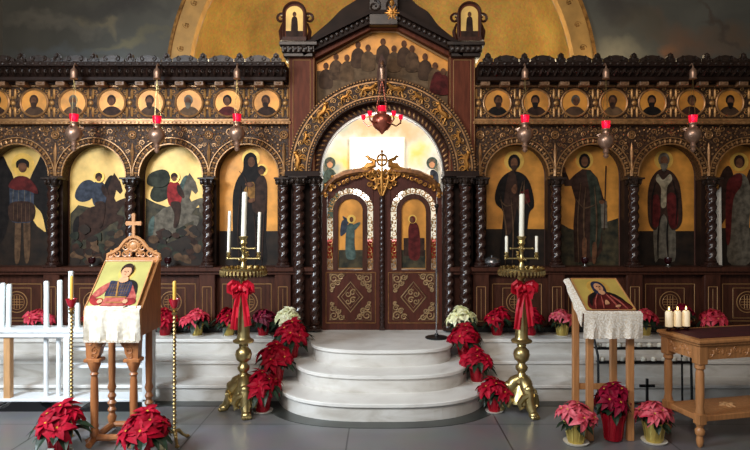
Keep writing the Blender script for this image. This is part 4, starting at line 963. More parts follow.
# central lamp of five red cups
YC = 5.9; x = 0.0; zb = Z(121, YC)
t = thing('hanging_lamp', 'large central hanging lamp with a ring of small red cups before the gate arch', 'lamp', (x, YC, Z(62, YC)))
mb = MB(); mb.tube([(x, 6.30, Z(62, 6.30)), (x, 6.1, Z(63, 6.0)), (x, YC, Z(66, YC))], [0.02, 0.016, 0.01], 7); mb.lathe([(0.008, 0), (0.03, -0.03), (0.024, -0.1), (0.034, -0.14), (0.01, -0.15)], (x, YC, Z(66, YC)), 12); mb.build('hanger', 'copper', t, True)
for k in range(4):
    a = PI / 2 * k + 0.6; mb = MB(); chain(mb, (x, YC, Z(78, YC)), (x + 0.085 * math.cos(a), YC + 0.085 * math.sin(a), zb + 0.05)); mb.build('chain', 'copper_red', t)
mb = MB(); mb.lathe([(0.006, -0.135), (0.014, -0.125), (0.024, -0.115), (0.03, -0.105), (0.066, -0.085), (0.092, -0.05), (0.102, -0.005), (0.094, 0.04), (0.07, 0.065), (0.05, 0.075), (0.052, 0.09), (0.03, 0.09)], (x, YC, zb), 24); mb.build('lamp_body', 'copper_red', t, True)
for k in range(5):
    a = 2 * PI / 5 * k + 0.3; cx_, cy_ = x + 0.2 * math.cos(a), YC + 0.2 * math.sin(a); cz_ = zb + 0.05
    mb = MB(); mb.tube([(x + 0.09 * math.cos(a), YC + 0.09 * math.sin(a), zb - 0.02), (x + 0.15 * math.cos(a), YC + 0.15 * math.sin(a), zb - 0.045), (cx_, cy_, zb - 0.01), (cx_, cy_, cz_ - 0.03)], 0.008, 6); ar_ = mb.build('lamp_arm', 'copper_red', t, True)
    mb = MB(); mb.lathe([(0.01, -0.03), (0.02, -0.02), (0.024, 0.022), (0.021, 0.022), (0.016, -0.01)], (cx_, cy_, cz_), 12); mb.build('ruby_cup', 'ruby_lit', ar_, True)
mb = MB(); mb.lathe([(0.03, 0.085), (0.042, 0.1), (0.046, 0.15), (0.04, 0.15), (0.02, 0.1)], (x, YC, zb), 14); mb.build('ruby_cup', 'ruby_lit', t, True)
# gilded star pendant on a chain
YS = 4.6; x, z = X(392, YS), Z(13, YS)
t = thing('star_pendant', 'gilded star shaped pendant on a thin chain, at the top centre', 'pendant', (x, YS, 6.6))
mb = MB(); mb.blob((x, YS, z), (0.018, 0.018, 0.018), 10, 8)
for k in range(12):
    a = 2 * PI * k / 12; r = 0.052 if k % 2 == 0 else 0.04
    mb.tube([(x, YS, z), (x + r * 0.7 * math.cos(a), YS, z + r * 0.7 * math.sin(a)), (x + r * math.cos(a), YS, z + r * math.sin(a))], [0.01, 0.009, 0.003], 6); mb.blob((x + r * math.cos(a), YS, z + r * math.sin(a)), 0.007, 6, 5)
mb.build('star', 'gilt', t, True)
mb = MB(); mb.lathe([(0.004, 0.05), (0.016, 0.065), (0.022, 0.085), (0.012, 0.1), (0.02, 0.12), (0.01, 0.14)], (x, YS, z), 12); mb.build('finial', 'gilt', t, True)
mb = MB(); chain(mb, (x, YS, z + 0.135), (x, YS, 6.6), 0.006, 90); mb.build('chain', 'brass', t)

# ================================================================ POINSETTIAS
def poinsettia_proto(bract, pot, seed, nheads=7, spread=0.135, h=0.32, leafn=22, saucer=True, potr=0.075, poth=0.15, bs=1.0):
    random.seed(seed)
    t = bpy.data.objects.new('poinsettia', None); COL.objects.link(t); t.empty_display_size = 0.05
    mb = MB(); z0 = 0.008
    mb.lathe([(potr * 0.74, z0), (potr * 0.76, z0 + 0.01), (potr * 0.92, z0 + poth * 0.7), (potr * 1.0, z0 + poth), (potr * 1.08, z0 + poth + 0.006), (potr * 1.0, z0 + poth), (potr * 0.9, z0 + poth - 0.02)], n=20)
    for k in range(9):                                   # folds of the foil wrap
        a = 2 * PI * k / 9 + random.uniform(-.2, .2); mb.tube([(potr * 0.77 * math.cos(a), potr * 0.77 * math.sin(a), z0 + 0.01), (potr * 0.9 * math.cos(a + .05), potr * 0.9 * math.sin(a + .05), z0 + poth * 0.6), (potr * 1.08 * math.cos(a), potr * 1.08 * math.sin(a), z0 + poth + 0.006)], [0.003, 0.005, 0.009], 5)
    mb.build('pot', pot, t, True, local=True)
    if saucer:
        mb = MB(); mb.lathe([(potr * 0.8, 0.0), (potr * 1.12, 0.004), (potr * 1.2, 0.016), (potr * 1.12, 0.014), (potr * 0.8, 0.009)], n=20); mb.build('saucer', 'saucer', t, True, local=True)
    br = MB(); lf = MB(); cy = MB(); sm_ = MB()
    for k in range(nheads):
        if k == 0: a, rr = 0, 0.01
        else: a = 2 * PI * k / (nheads - 1) * (1 if k % 2 else 1) + random.uniform(-.25, .25); rr = spread * random.uniform(0.72, 1.0) * (0.62 if k % 3 == 0 else 1)
        zz = h * (1.0 - 0.30 * (rr / spread) ** 1.5) + random.uniform(-0.012, 0.012)
        c = Vector((rr * math.cos(a), rr * math.sin(a), zz)); out = Vector((math.cos(a), math.sin(a), 0))
        nrm = (Vector((0, 0, 1)) + out * (0.95 * rr / spread) + Vector((0, -0.25, 0))).normalized()
        nrm = (nrm + Vector((random.uniform(-.3, .3), random.uniform(-.3, .3), 0))).normalized(); u = nrm.orthogonal().normalized(); w = nrm.cross(u); ph = random.uniform(0, 6)
        sm_.tube([(0.02 * math.cos(a), 0.02 * math.sin(a), poth * 0.85), (rr * 0.6 * math.cos(a), rr * 0.6 * math.sin(a), (poth + zz) / 2), c - nrm * 0.01], 0.004, 5)
        for q, (nn, L, W, lift, dr) in enumerate(((7, 0.118, 0.068, 0.0, 0.62), (6, 0.09, 0.054, 0.22, 0.42), (4, 0.05, 0.03, 0.55, 0.25))):
            for i in range(nn):
                b = ph + q * 0.45 + 2 * PI * i / nn + random.uniform(-.18, .18)
                d = u * math.cos(b) + w * math.sin(b) + nrm * (lift + random.uniform(-.12, .12)); s = random.uniform(0.82, 1.15)
                br.leaf(c + nrm * 0.004 * q, d, nrm, L * s * bs, W * s * bs, dr + random.uniform(-.15, .2))
        for i in range(4): b = i * 1.571; cy.blob(c + nrm * 0.010 + (u * math.cos(b) + w * math.sin(b)) * 0.005, 0.004, 6, 4)
    for i in range(leafn):
        a = 2 * PI * i / leafn + random.uniform(-.2, .2); rr = spread * random.uniform(0.25, 0.7); zz = h * random.uniform(0.5, 0.74)
        lf.leaf((rr * math.cos(a), rr * math.sin(a), zz), (math.cos(a), math.sin(a), random.uniform(-.25, .15)), (0, 0, 1), random.uniform(.11, .15) * bs ** 1.6, random.uniform(.055, .08) * bs, random.uniform(.4, .9) * bs ** 2)
    br.build('bracts', bract, t, False, local=True); lf.build('leaves', 'leaf', t, False, local=True); cy.build('flower_buds', 'cyathia', t, True, local=True); sm_.build('stems', 'stem', t, True, local=True)
    return t
PROTO = {}
def poinsettia(kind, loc, rz, label, scale=1.0, group=None):
    args = {'red': ('bract_red', 'foil_red', 11), 'red2': ('bract_red', 'foil_red', 23, 9), 'white': ('bract_white', 'foil_gold', 31, 7), 'pink': ('bract_pink', 'foil_gold', 41, 7, 0.14, 0.315, 22, True, 0.086, 0.16, 0.8),
            'rose': ('bract_rose', 'foil_gold', 47, 8, 0.14), 'crimson': ('bract_crimson', 'foil_red', 53, 9, 0.125, 0.43, 34, False, 0.088, 0.2, 0.8), 'purple': ('bract_purple', 'foil_red', 61, 8)}[kind]
    first = kind not in PROTO
    if first: PROTO[kind] = poinsettia_proto(*args)
    o = PROTO[kind] if first else copy_tree(PROTO[kind])
    o.location = loc; o.rotation_euler = (0, 0, rz); o.scale = (scale,) * 3
    o['label'] = label; o['category'] = 'potted flower'
    o['group'] = group or 'potted poinsettias'
    return o
def pxy(px, Y): return X(px, Y)
# on the platform along the screen
yp = 6.19
row = [('rose', 38, 'pink poinsettia seen between the tall white candles at the far left'), ('red', 96, 'red poinsettia on the platform hidden behind the left icon stand'), ('red2', 165, 'red poinsettia on the platform right behind the left icon stand'),
       ('rose', 197, 'rose pink poinsettia in gold pot on the platform, left of the left candle stand'), ('red', 229, 'red poinsettia partly behind the bow of the left candle stand'), ('purple', 263, 'purplish red poinsettia right of the left candle stand bow'),
       ('red', 497, 'red poinsettia on the platform left of the right candle stand bow'), ('red2', 531, 'red poinsettia partly behind the bow of the right candle stand'), ('pink', 562, 'pink poinsettia on the platform beside the light oak icon stand'),
       ('rose', 645, 'rose pink poinsettia on the platform right of the lace covered icon stand'), ('crimson', 683, 'dark crimson poinsettia behind the three lit candles'), ('rose', 713, 'rose pink poinsettia on the platform behind the carved table')]
for k, (kd, px, lb) in enumerate(row):
    o = poinsettia(kd, (X(px, yp), yp, 0.48), 0.9 * k, lb, 0.78 if kd == 'crimson' else 0.85)
    if px == 229:
        for ch in o.children:
            if ch.name.startswith('pot'):
                ch.data = ch.data.copy(); ch.data.materials[0] = MATS['foil_gold']
poinsettia('white', (-0.98, 6.08, 0.48), 0.3, 'cream white poinsettia left of the doors, above the red ones on the steps', 0.9)
poinsettia('white', (0.84, 6.08, 0.48), 1.9, 'cream white poinsettia right of the doors, above the red ones on the steps', 0.95)
poinsettia('red', (-0.915, 5.87, 0.32), 0.4, 'topmost red poinsettia of the three down the left of the curved steps', 1.1)
poinsettia('red2', (-1.02, 5.60, 0.16), 1.4, 'middle red poinsettia of the three down the left of the curved steps', 1.1)
poinsettia('red', (-1.07, 5.22, 0.0), 2.4, 'lowest red poinsettia of the three down the left of the curved steps', 1.05)
poinsettia('red2', (0.835, 5.89, 0.32), 0.2, 'topmost red poinsettia of the three down the right of the curved steps', 1.0)
poinsettia('red', (0.91, 5.60, 0.16), 1.2, 'middle red poinsettia of the three down the right of the curved steps', 0.92)
poinsettia('red2', (1.005, 5.22, 0.0), 2.2, 'lowest red poinsettia of the three down the right of the curved steps', 0.9)
# foreground
p1 = poinsettia('red', (X(59, 4.28), 4.28, 0), 0.1, 'red poinsettia on the floor at far left, in front of the white candle rack', 1.08)
p2 = poinsettia('red2', (X(146, 4.2), 4.2, 0), 0.8, 'red poinsettia on the floor in front of the left icon stand', 1.06)
for p_, (a, b) in ((p1, (-0.02, 0.06)), (p2, (0.02, 0.085))):
    mb = MB(); mb.box(a - 0.022, a + 0.022, -0.082, -0.076, b - 0.03, b + 0.012); o = mb.build('price_tag', 'paper', p_, local=True); o['label'] = 'small white tag on the pot'
poinsettia('pink', (X(576, 4.5), 4.5, 0), 0.5, 'pink poinsettia in gold foil pot, leftmost of the three on the right floor', 0.95)
poinsettia('crimson', (X(613, 4.56), 4.56, 0), 1.0, 'tall dark crimson poinsettia in a red pot, middle of three on the right floor', 1.02)
poinsettia('pink', (X(654, 4.52), 4.52, 0), 2.1, 'pink poinsettia in gold foil pot beside the carved table leg', 0.95)

# ================================================================ BRASS CANDLE STANDS
def candle(px_r, x, y, z0, z1, label, group, mat='wax', lean=(0, 0), flame=False, name='candle', top='wick'):
    t = thing(name, label, 'candle', (x, y, z0), group=group)
    mb = MB(); n = 14; r = px_r
    q = [(r, 0), (r, (z1 - z0) * 0.5), (r, (z1 - z0) - r * 0.4), (r * 0.75, (z1 - z0)), (r * 0.3, (z1 - z0) - r * 0.3)]
    vs0 = len(mb.v); mb.lathe(q, (x, y, z0), n)
    mb.v = [(vx + lean[0] * (vz - z0), vy + lean[1] * (vz - z0), vz) for vx, vy, vz in mb.v]
    mb.build('wax_body', mat, t, True)
    tx, ty = x + lean[0] * (z1 - z0), y + lean[1] * (z1 - z0)
    mb = MB(); mb.tube([(tx, ty, z1 - r * 0.3), (tx + 0.001, ty, z1 + 0.012)], 0.0022, 5); mb.build('wick', 'wick', t)
    if flame: mb = MB(); mb.lathe([(0.001, 0.004), (0.006, 0.012), (0.005, 0.022), (0.001, 0.036)], (tx, ty, z1), 8); mb.build('flame', 'flame', t, True)
    return t
YK = 5.2
def K(py): return Z(py, YK)
def candle_stand(x, side):
    t = thing('candle_stand', 'tall brass floor candle stand with pierced tray, on the %s of the curved steps' % side, 'candle stand', (x, YK, 0), group='brass candle stands flanking the steps')
    q = YK / F
    mb = MB(); zb = 0.0
    mb.lathe([(0.13, K(401)), (0.12, K(396)), (0.085, K(390)), (0.06, K(384)), (0.05, K(380))], (x, YK, 0), 24)
    prof = [(2.0, 381), (6.5, 380), (8.0, 377), (6.0, 374), (4.0, 371), (3.2, 368), (5.2, 365.5), (5.6, 363), (3.6, 360), (3.4, 358), (6.2, 355.5), (7.4, 350), (6.4, 346), (3.6, 343), (4.2, 341.5), (3.8, 340), (9.0, 338), (9.5, 336.5), (8.5, 335.5), (6.4, 334.5)]
    prof = [(r * q * 1.12, K(y + 4)) for r, y in prof]
    prof += [(6.2 * q, K(336)), (5.2 * q, K(300)), (4.5 * q, K(286)), (4.8 * q, K(285)), (4.8 * q, K(283)), (2.6 * q, K(281)), (4.6 * q, K(278)), (3.2 * q, K(275)), (2.2 * q, K(272)), (3.5 * q, K(270)), (3.2 * q, K(266)), (1.9 * q, K(262)), (3.6 * q, K(259)), (1.8 * q, K(256)), (1.8 * q, K(252)), (3.4 * q, K(249)), (1.8 * q, K(246)), (3.8 * q, K(243)), (3.0 * q, K(240)), (4.6 * q, K(237.5)), (4.6 * q, K(236.5)), (2.5 * q, K(236))]
    mb.lathe(prof, (x, YK, 0), 22); mb.build('stem', 'brass', t, True)
    for k in range(3):
        a = -PI / 2 + 2 * PI * k / 3 + 0.35; c, d = math.cos(a), math.sin(a); mb = MB()
        def L(r, z): return (x + r * c, YK + r * d, z)
        mb.tube([L(0.02, K(379)), L(0.06, K(382)), L(0.105, K(389)), L(0.125, K(397)), L(0.15, 0.075), L(0.175, 0.045)], [0.05, 0.058, 0.056, 0.046, 0.044, 0.036], 10)
        mb.blob(L(0.185, 0.034), (0.046, 0.046, 0.034), 10, 6)
        for e in (-0.55, 0, 0.55): mb.blob((x + 0.212 * math.cos(a + e * 0.2), YK + 0.212 * math.sin(a + e * 0.2), 0.02), (0.022, 0.022, 0.02), 7, 5)
        for e in (-1, 1):
            pts = [(0.135, 0.02, K(391)), (0.12, 0.06, K(393)), (0.1, 0.085, K(399)), (0.115, 0.08, K(404)), (0.135, 0.06, K(402))]
            mb.tube([(x + r * c - e * w_ * d, YK + r * d + e * w_ * c, z_) for r, w_, z_ in pts], [0.026, 0.03, 0.026, 0.02, 0.012], 7)
        mb.blob(L(0.11, K(386)), (0.05, 0.05, 0.045), 9, 6)
        mb.build('lion_foot', 'brass', t, True)
    mb = MB(); R_ = 22 * q; zt = K(270)                                       # pierced round tray
    mb.lathe([(0.02, -0.012), (R_ * 0.9, -0.01), (R_, -0.004), (R_ * 1.02, 0.02), (R_ * 0.99, 0.02), (R_ * 0.96, 0.0), (0.03, -0.002)], (x, YK, zt), 40)
    for k in range(36):
        a = 2 * PI * k / 36; c, d = math.cos(a), math.sin(a)
        mb.tube([(x + R_ * c, YK + R_ * d, zt), (x + R_ * 1.02 * c, YK + R_ * 1.02 * d, zt - 0.03), (x + R_ * 0.99 * c, YK + R_ * 0.99 * d, zt - 0.05)], [0.011, 0.013, 0.004], 5)
        if k % 2 == 0: mb.lathe([(0.006, 0.0), (0.012, 0.01), (0.013, 0.03), (0.009, 0.03)], (x + R_ * 0.9 * c, YK + R_ * 0.9 * d, zt), 8)
    mb.build('tray', 'brass_old', t, True)
    mb = MB()
    for zz, w, r in ((K(258.5), 16, 0.008), (K(248.5), 11, 0.007)):
        mb.tube([(x - w * q, YK, zz), (x + w * q, YK, zz)], r, 7); mb.tube([(x, YK - w * q, zz), (x, YK + w * q, zz)], r, 7)
        for e in (-1, 1): mb.blob((x + e * w * q, YK, zz), r * 1.6, 8, 6); mb.blob((x, YK + e * w * q, zz), r * 1.6, 8, 6)
    mb.build('crossbar', 'brass', t, True)
    for c, d in ((-1, 0), (1, 0), (0, 1)):
        mb = MB(); mb.lathe([(0.01, K(258)), (0.016, K(257)), (0.022, K(256)), (0.014, K(255)), (0.02, K(252.5)), (0.017, K(252)), (0.01, K(252))], (x + c * 15 * q, YK + d * 15 * q, 0), 12); mb.build('socket', 'brass', t, True)
    return q
for x, side, tops in ((-1.235, 'left', (190, 211, 212)), (1.245, 'right', (192, 236, 236))):
    q = candle_stand(x, side)
    candle(0.023, x, YK, K(236.2), K(tops[0] + 2), 'thick white central candle on top of the %s brass stand' % side, 'white candles of the brass stands', lean=(0.03 if side == 'left' else 0.01, 0))
    for e, w in ((-1, 'left'), (1, 'right')):
        candle(0.0135, x + e * 15 * q, YK, K(252.2), K(tops[1 if e < 0 else 2]), 'thin white candle on the %s arm of the %s brass stand' % (w, side), 'white candles of the brass stands', lean=(0.03, 0) if side == 'left' else (0, 0))
    # bow tied round the shaft
    b = thing('ribbon_bow', 'big red ribbon bow tied round the %s brass candle stand' % side, 'bow', (x, YK - 0.08, K(284)), group='red bows on the candle stands')
    def strip(name, pts, ws, th=0.004, nw=5, curl=0.012):
        mb = MB(); vs = []; fs = []; m = len(pts)
        for i, p in enumerate(pts):
            p = Vector(p); tn = (Vector(pts[min(i + 1, m - 1)]) - Vector(pts[max(i - 1, 0)])).normalized(); sd = tn.cross(Vector((0, 1, 0)))
            if sd.length < 0.2: sd = Vector((0, 0, 1)).cross(tn)
            sd.normalize()
            for k in range(nw):
                e = k / (nw - 1) - 0.5; wv = curl * math.cos(e * PI * 3 + i)
                vs.append(p + sd * e * ws[i] + Vector((0, -wv, 0)))
        B = len(vs); vs += [v + Vector((0, th, 0)) for v in vs]
        for i in range(m - 1):
            for k in range(nw - 1):
                a = i * nw + k; fs += [(a, a + 1, a + nw + 1, a + nw), (B + a, B + a + nw, B + a + nw + 1, B + a + 1)]
        for i in range(m - 1):
            for k in (0, nw - 1): a = i * nw + k; fs.append((a, a + nw, B + a + nw, B + a))
        for k in range(nw - 1): fs += [(k, B + k, B + k + 1, k + 1), ((m - 1) * nw + k, (m - 1) * nw + k + 1, B + (m - 1) * nw + k + 1, B + (m - 1) * nw + k)]
        mb.add(vs, fs); return mb.build(name, 'ribbon', b, True)
    y = YK - 0.07; z = K(287); n0 = len(b.children)
    for e in (-1, 1):
        strip('loop', [(x, y - .01, z), (x + e * .04, y - .03, z + .03), (x + e * .085, y - .055, z + .04), (x + e * .118, y - .05, z + .015), (x + e * .122, y - .035, z - .02), (x + e * .085, y - .015, z - .035), (x + e * .04, y - .01, z - .015), (x, y, z)], [.045, .08, .1, .1, .1, .09, .07, .04])
        strip('loop', [(x, y - .02, z - .005), (x + e * .035, y - .06, z + .01), (x + e * .07, y - .07, z - .02), (x + e * .07, y - .05, z - .06), (x + e * .03, y - .02, z - .04), (x, y, z)], [.04, .07, .08, .08, .06, .04])
        strip('ribbon_tail', [(x, y - .02, z - .01), (x + e * .03, y - .035, z - .07), (x + e * .055, y - .03, z - .16), (x + e * .07, y - .035, z - .25), (x + e * .085, y - .03, z - (.36 if e < 0 else .33))], [.035, .06, .075, .08, .085])
    mb = MB(); mb.blob((x, y - .035, z), (.032, .03, .036), 10, 8); mb.tube([(x + .048 * math.cos(a * PI / 8), YK + .06 * math.sin(a * PI / 8) - 0.01, z) for a in range(16)], 0.012, 6, True); mb.build('knot', 'ribbon', b, True)
    for ch in b.children:
        for v in ch.data.vertices:
            v.co.x *= 0.74
            if v.co.z > -0.12: v.co.z *= 0.85

# ================================================================ LEFT ICON STAND
XLc = -2.035
t = thing('icon_stand', 'carved red brown oak icon stand with a cross topped crest, left of the steps', 'icon stand', (XLc, 4.6, 0))
x0, x1 = -2.235, -1.835; yf, yb = 4.42, 4.72
legs = [(x0 + 0.04, yf + 0.03, 'front'), (x1 - 0.06, yf + 0.03, 'front'), (x0 + 0.04, yb + 0.02, 'back'), (x1 - 0.06, yb + 0.02, 'back')]
ztl = 0.84
for lx, ly, w in legs:
    mb = MB()
    if w == 'front':
        mb.lathe([(0.018, 0.03), (0.03, 0.05), (0.034, 0.11), (0.026, 0.13), (0.032, 0.145), (0.027, 0.17), (0.03, 0.36), (0.026, 0.5), (0.022, 0.53), (0.032, 0.545), (0.022, 0.56), (0.036, 0.59), (0.052, 0.635), (0.052, 0.645)], (lx, ly, 0), 16)
        mb.bbox(lx - 0.062, lx + 0.062, ly - 0.05, ly + 0.05, 0.64, 0.668, 0.005)
    else:
        mb.lathe([(0.02, 0.03), (0.026, 0.08), (0.036, 0.12), (0.022, 0.15), (0.034, 0.18), (0.02, 0.205), (0.036, 0.235), (0.02, 0.26), (0.033, 0.29), (0.02, 0.32), (0.034, 0.36), (0.024, 0.4), (0.028, 0.5), (0.026, ztl)], (lx, ly, 0), 16)
    lg = mb.build('leg', 'oak_red', t, True)
    if w == 'front':
        e = 1 if lx < XLc else -1; mb = MB()
        mb.prism([(lx - e * 0.045, 0.668), (lx + e * 0.03, 0.668), (lx + e * 0.05, 0.7), (lx + e * 0.062, 0.75), (lx + e * 0.1, 0.8), (lx + e * 0.12, ztl), (lx - e * 0.055, ztl)], ly - 0.035, ly + 0.035)
        for (a, b, r) in ((0.055, 0.79, 0.035), (0.02, 0.73, 0.028), (0.01, 0.69, 0.018), (-0.015, 0.79, 0.024)): mb.scroll(lx + e * a, b, ly - 0.036, r, 1.4, e, PI / 2, 0.006)
        mb.build('carved_bracket', 'oak_red', lg)
mb = MB()
for lx in (legs[0][0], legs[1][0]): mb.tube([(lx, yf - 0.06, 0.03), (lx, yf + 0.02, 0.055), (lx, yb, 0.055), (lx, yb + 0.09, 0.03)], [0.024, 0.028, 0.028, 0.024], 8)
mb.tube([(legs[0][0] - 0.05, yf + 0.0, 0.035), (legs[0][0], yf + 0.03, 0.06), (legs[1][0], yf + 0.03, 0.06)], [0.02, 0.026, 0.024], 8)
mb.tube([(legs[0][0], yb + 0.02, 0.06), (legs[1][0], yb + 0.02, 0.06)], 0.024, 8)
mb.build('stretcher', 'oak_red', t, True)
# sloping desk box
sl = [(yf - 0.03, 0.84), (yf - 0.03, 1.035), (yb + 0.02, 1.39), (yb + 0.09, 1.39), (yb + 0.09, 0.84)]
mb = MB(); n = 5
mb.add([(x0 - 0.0, y, z) for y, z in sl] + [(x1 + 0.01, y, z) for y, z in sl], [(0, 1, 2, 3, 4), (9, 8, 7, 6, 5)] + [(i, 5 + i, 5 + (i + 1) % 5, (i + 1) % 5) for i in range(5)])
mb.build('desk_box', 'oak_red', t)
mb = MB()
for xx in (x1 + 0.012, x0 - 0.002): mb.tube([(xx, yf - 0.028, 0.86), (xx, yf - 0.028, 1.03), (xx, yb + 0.02, 1.385), (xx, yb + 0.085, 1.385)], 0.012, 6)
mb.build('edge_bead', 'oak', t, True)
yq = yb + 0.06; q = yq / F; zc = 1.39
mb = MB()                                                                   # pierced crest
top = [(-0.215, 0), (-0.21, 0.045), (-0.17, 0.06), (-0.12, 0.09), (-0.075, 0.15), (-0.035, 0.18), (0, 0.19)]
pts = [(XLc + a, yq, zc + b) for a, b in top] + [(XLc - a, yq, zc + b) for a, b in top[::-1][1:]]
mb.tube(pts, 0.015, 7); mb.box(XLc - 0.215, XLc + 0.215, yq - 0.02, yq + 0.02, zc - 0.005, zc + 0.022)
for e in (-1, 1):
    for a, b, r, d in ((0.19, 0.045, 0.03, 1), (0.13, 0.055, 0.038, -1), (0.075, 0.05, 0.03, 1), (0.07, 0.105, 0.034, 1), (0.035, 0.05, 0.025, -1), (0.205, 0.03, 0.024, 1)): mb.scroll(XLc + e * a, zc + b, yq, r, 1.4, d * e, PI / 2, 0.009)
mb.tube([(XLc + 0.042 * math.cos(k * PI / 10), yq, zc + 0.115 + 0.042 * math.sin(k * PI / 10)) for k in range(20)], 0.011, 6, True); mb.blob((XLc, yq, zc + 0.115), (0.036, 0.012, 0.036), 12, 6)
mb.build('carved_crest', 'oak', t, True)
mb = MB(); cr = [(-0.013, 0.18), (-0.011, 0.285), (-0.06, 0.282), (-0.066, 0.3), (-0.06, 0.318), (-0.012, 0.314), (-0.014, 0.375), (0, 0.385), (0.014, 0.375), (0.012, 0.314), (0.06, 0.318), (0.066, 0.3), (0.06, 0.282), (0.011, 0.285), (0.013, 0.18)]
mb.prism([(XLc + a, zc + b) for a, b in cr], yq - 0.011, yq + 0.011); mb.build('cross', 'oak', t)
# the icon lying on it: local frame, x right, z up along the slope, front towards -y
L_ = math.hypot(yb + 0.05 - yf, 1.36 - 1.035); ang = math.atan2(yb + 0.05 - yf, 1.39 - 1.035)
def sloped_icon(name, label, cx, y, z, ang, w, h, gold):
    r = thing(name, label, 'icon', (cx, y, z), (-ang, 0, 0))
    mb = MB(); mb.bbox(-w / 2, w / 2, 0.0, 0.028, 0, h, 0.004); mb.build('panel', gold, r, local=True)
    return r
M('icon_olive', (170, 160, 92), 0.4, metal=0.1, var=0.12, scale=7)
M('icon_yellow', (196, 168, 86), 0.4, metal=0.15, var=0.12, scale=7)
M('p_navy', (38, 41, 62), 0.6, var=0.45, scale=16, spec=0.15, detail=7); M('p_rose', (134, 52, 50), 0.6, rgb2=(172, 92, 78), scale=30, spec=0.15)
w, h = 0.385, 0.465
r = sloped_icon('icon_painting', 'tilted olive gold icon of a young soldier in blue and red, left icon stand', (x0 + x1) / 2 + 0.0, yf - 0.05, 1.055, ang, w, h, 'icon_olive')
def LP(w, h): return lambda pts: [((a - 0.5) * w, b * h) for a, b in pts]
pt = Paint(0.0, r, LP(w, h), True); pt.Y = 0.0
mb = MB()
for a, b in (((-w / 2, -0.002, 0), (-w / 2, -0.002, h)), ((w / 2, -0.002, 0), (w / 2, -0.002, h)), ((-w / 2, -0.002, h), (w / 2, -0.002, h)), ((-w / 2, -0.002, 0), (w / 2, -0.002, 0))): mb.tube([a, b], 0.006, 5)
mb.build('panel_edge', 'oak', r, local=True)
pt('halo', 'icon_yellow', ell(0.55, 0.74, 0.17, 0.17, 28))
pt('cloak', 'p_black', [(0.56, 0.56), (0.74, 0.58), (0.86, 0.48), (0.9, 0.28), (0.86, 0.06), (0.62, 0.03), (0.6, 0.3)])
pt('sleeve', 'p_rose', [(0.3, 0.54), (0.12, 0.42), (0.03, 0.26), (0.08, 0.2), (0.22, 0.28), (0.3, 0.4), (0.4, 0.44)], [(0.72, 0.5), (0.84, 0.36), (0.92, 0.2), (0.82, 0.12), (0.72, 0.16)])
pt('cuff', 'p_red', [(0.03, 0.27), (0.03, 0.14), (0.16, 0.06), (0.28, 0.1), (0.26, 0.2), (0.14, 0.2)], [(0.7, 0.18), (0.9, 0.2), (0.93, 0.1), (0.74, 0.06)])
pt('tunic', 'p_navy', [(0.3, 0.56), (0.46, 0.55), (0.6, 0.56), (0.74, 0.52), (0.76, 0.3), (0.7, 0.2), (0.34, 0.2), (0.28, 0.32), (0.3, 0.44)])
pt('mail', 'p_fold', *[stroke([(x, 0.53), (x - 0.004, 0.4), (x, 0.26)], 0.016) for x in (0.35, 0.4, 0.45, 0.5, 0.55, 0.6, 0.65, 0.7)], *[stroke([(0.32, z), (0.52, z - 0.01), (0.72, z)], 0.012) for z in (0.48, 0.41, 0.34, 0.28)])
pt('skirt', 'p_rose', [(0.32, 0.22), (0.72, 0.22), (0.74, 0.04), (0.28, 0.04)], smooth=False)
pt('belt', 'p_ochre', [(0.31, 0.235), (0.73, 0.235), (0.73, 0.205), (0.31, 0.205)], [(0.44, 0.54), (0.47, 0.54), (0.54, 0.24), (0.51, 0.24)], [(0.36, 0.12), (0.7, 0.12), (0.7, 0.1), (0.36, 0.1)], smooth=False)
pt('hand', 'p_face', ell(0.24, 0.13, 0.05, 0.04), ell(0.74, 0.13, 0.05, 0.04))
pt('neck', 'p_face', [(0.49, 0.64), (0.61, 0.64), (0.64, 0.55), (0.55, 0.51), (0.46, 0.55)])
pt('hair', 'p_brown', ell(0.55, 0.79, 0.13, 0.135)); pt('face', 'p_face', ell(0.55, 0.735, 0.098, 0.118))
pt('eyes', 'p_brown', ell(0.518, 0.745, 0.016, 0.007), ell(0.584, 0.745, 0.016, 0.007)); pt('nose', 'p_skin', stroke([(0.55, 0.75), (0.549, 0.725), (0.552, 0.7)], 0.014), ell(0.55, 0.672, 0.02, 0.006)); pt('forehead_hair', 'p_brown', [(0.445, 0.77), (0.46, 0.86), (0.55, 0.89), (0.64, 0.86), (0.655, 0.77), (0.61, 0.825), (0.49, 0.825)])

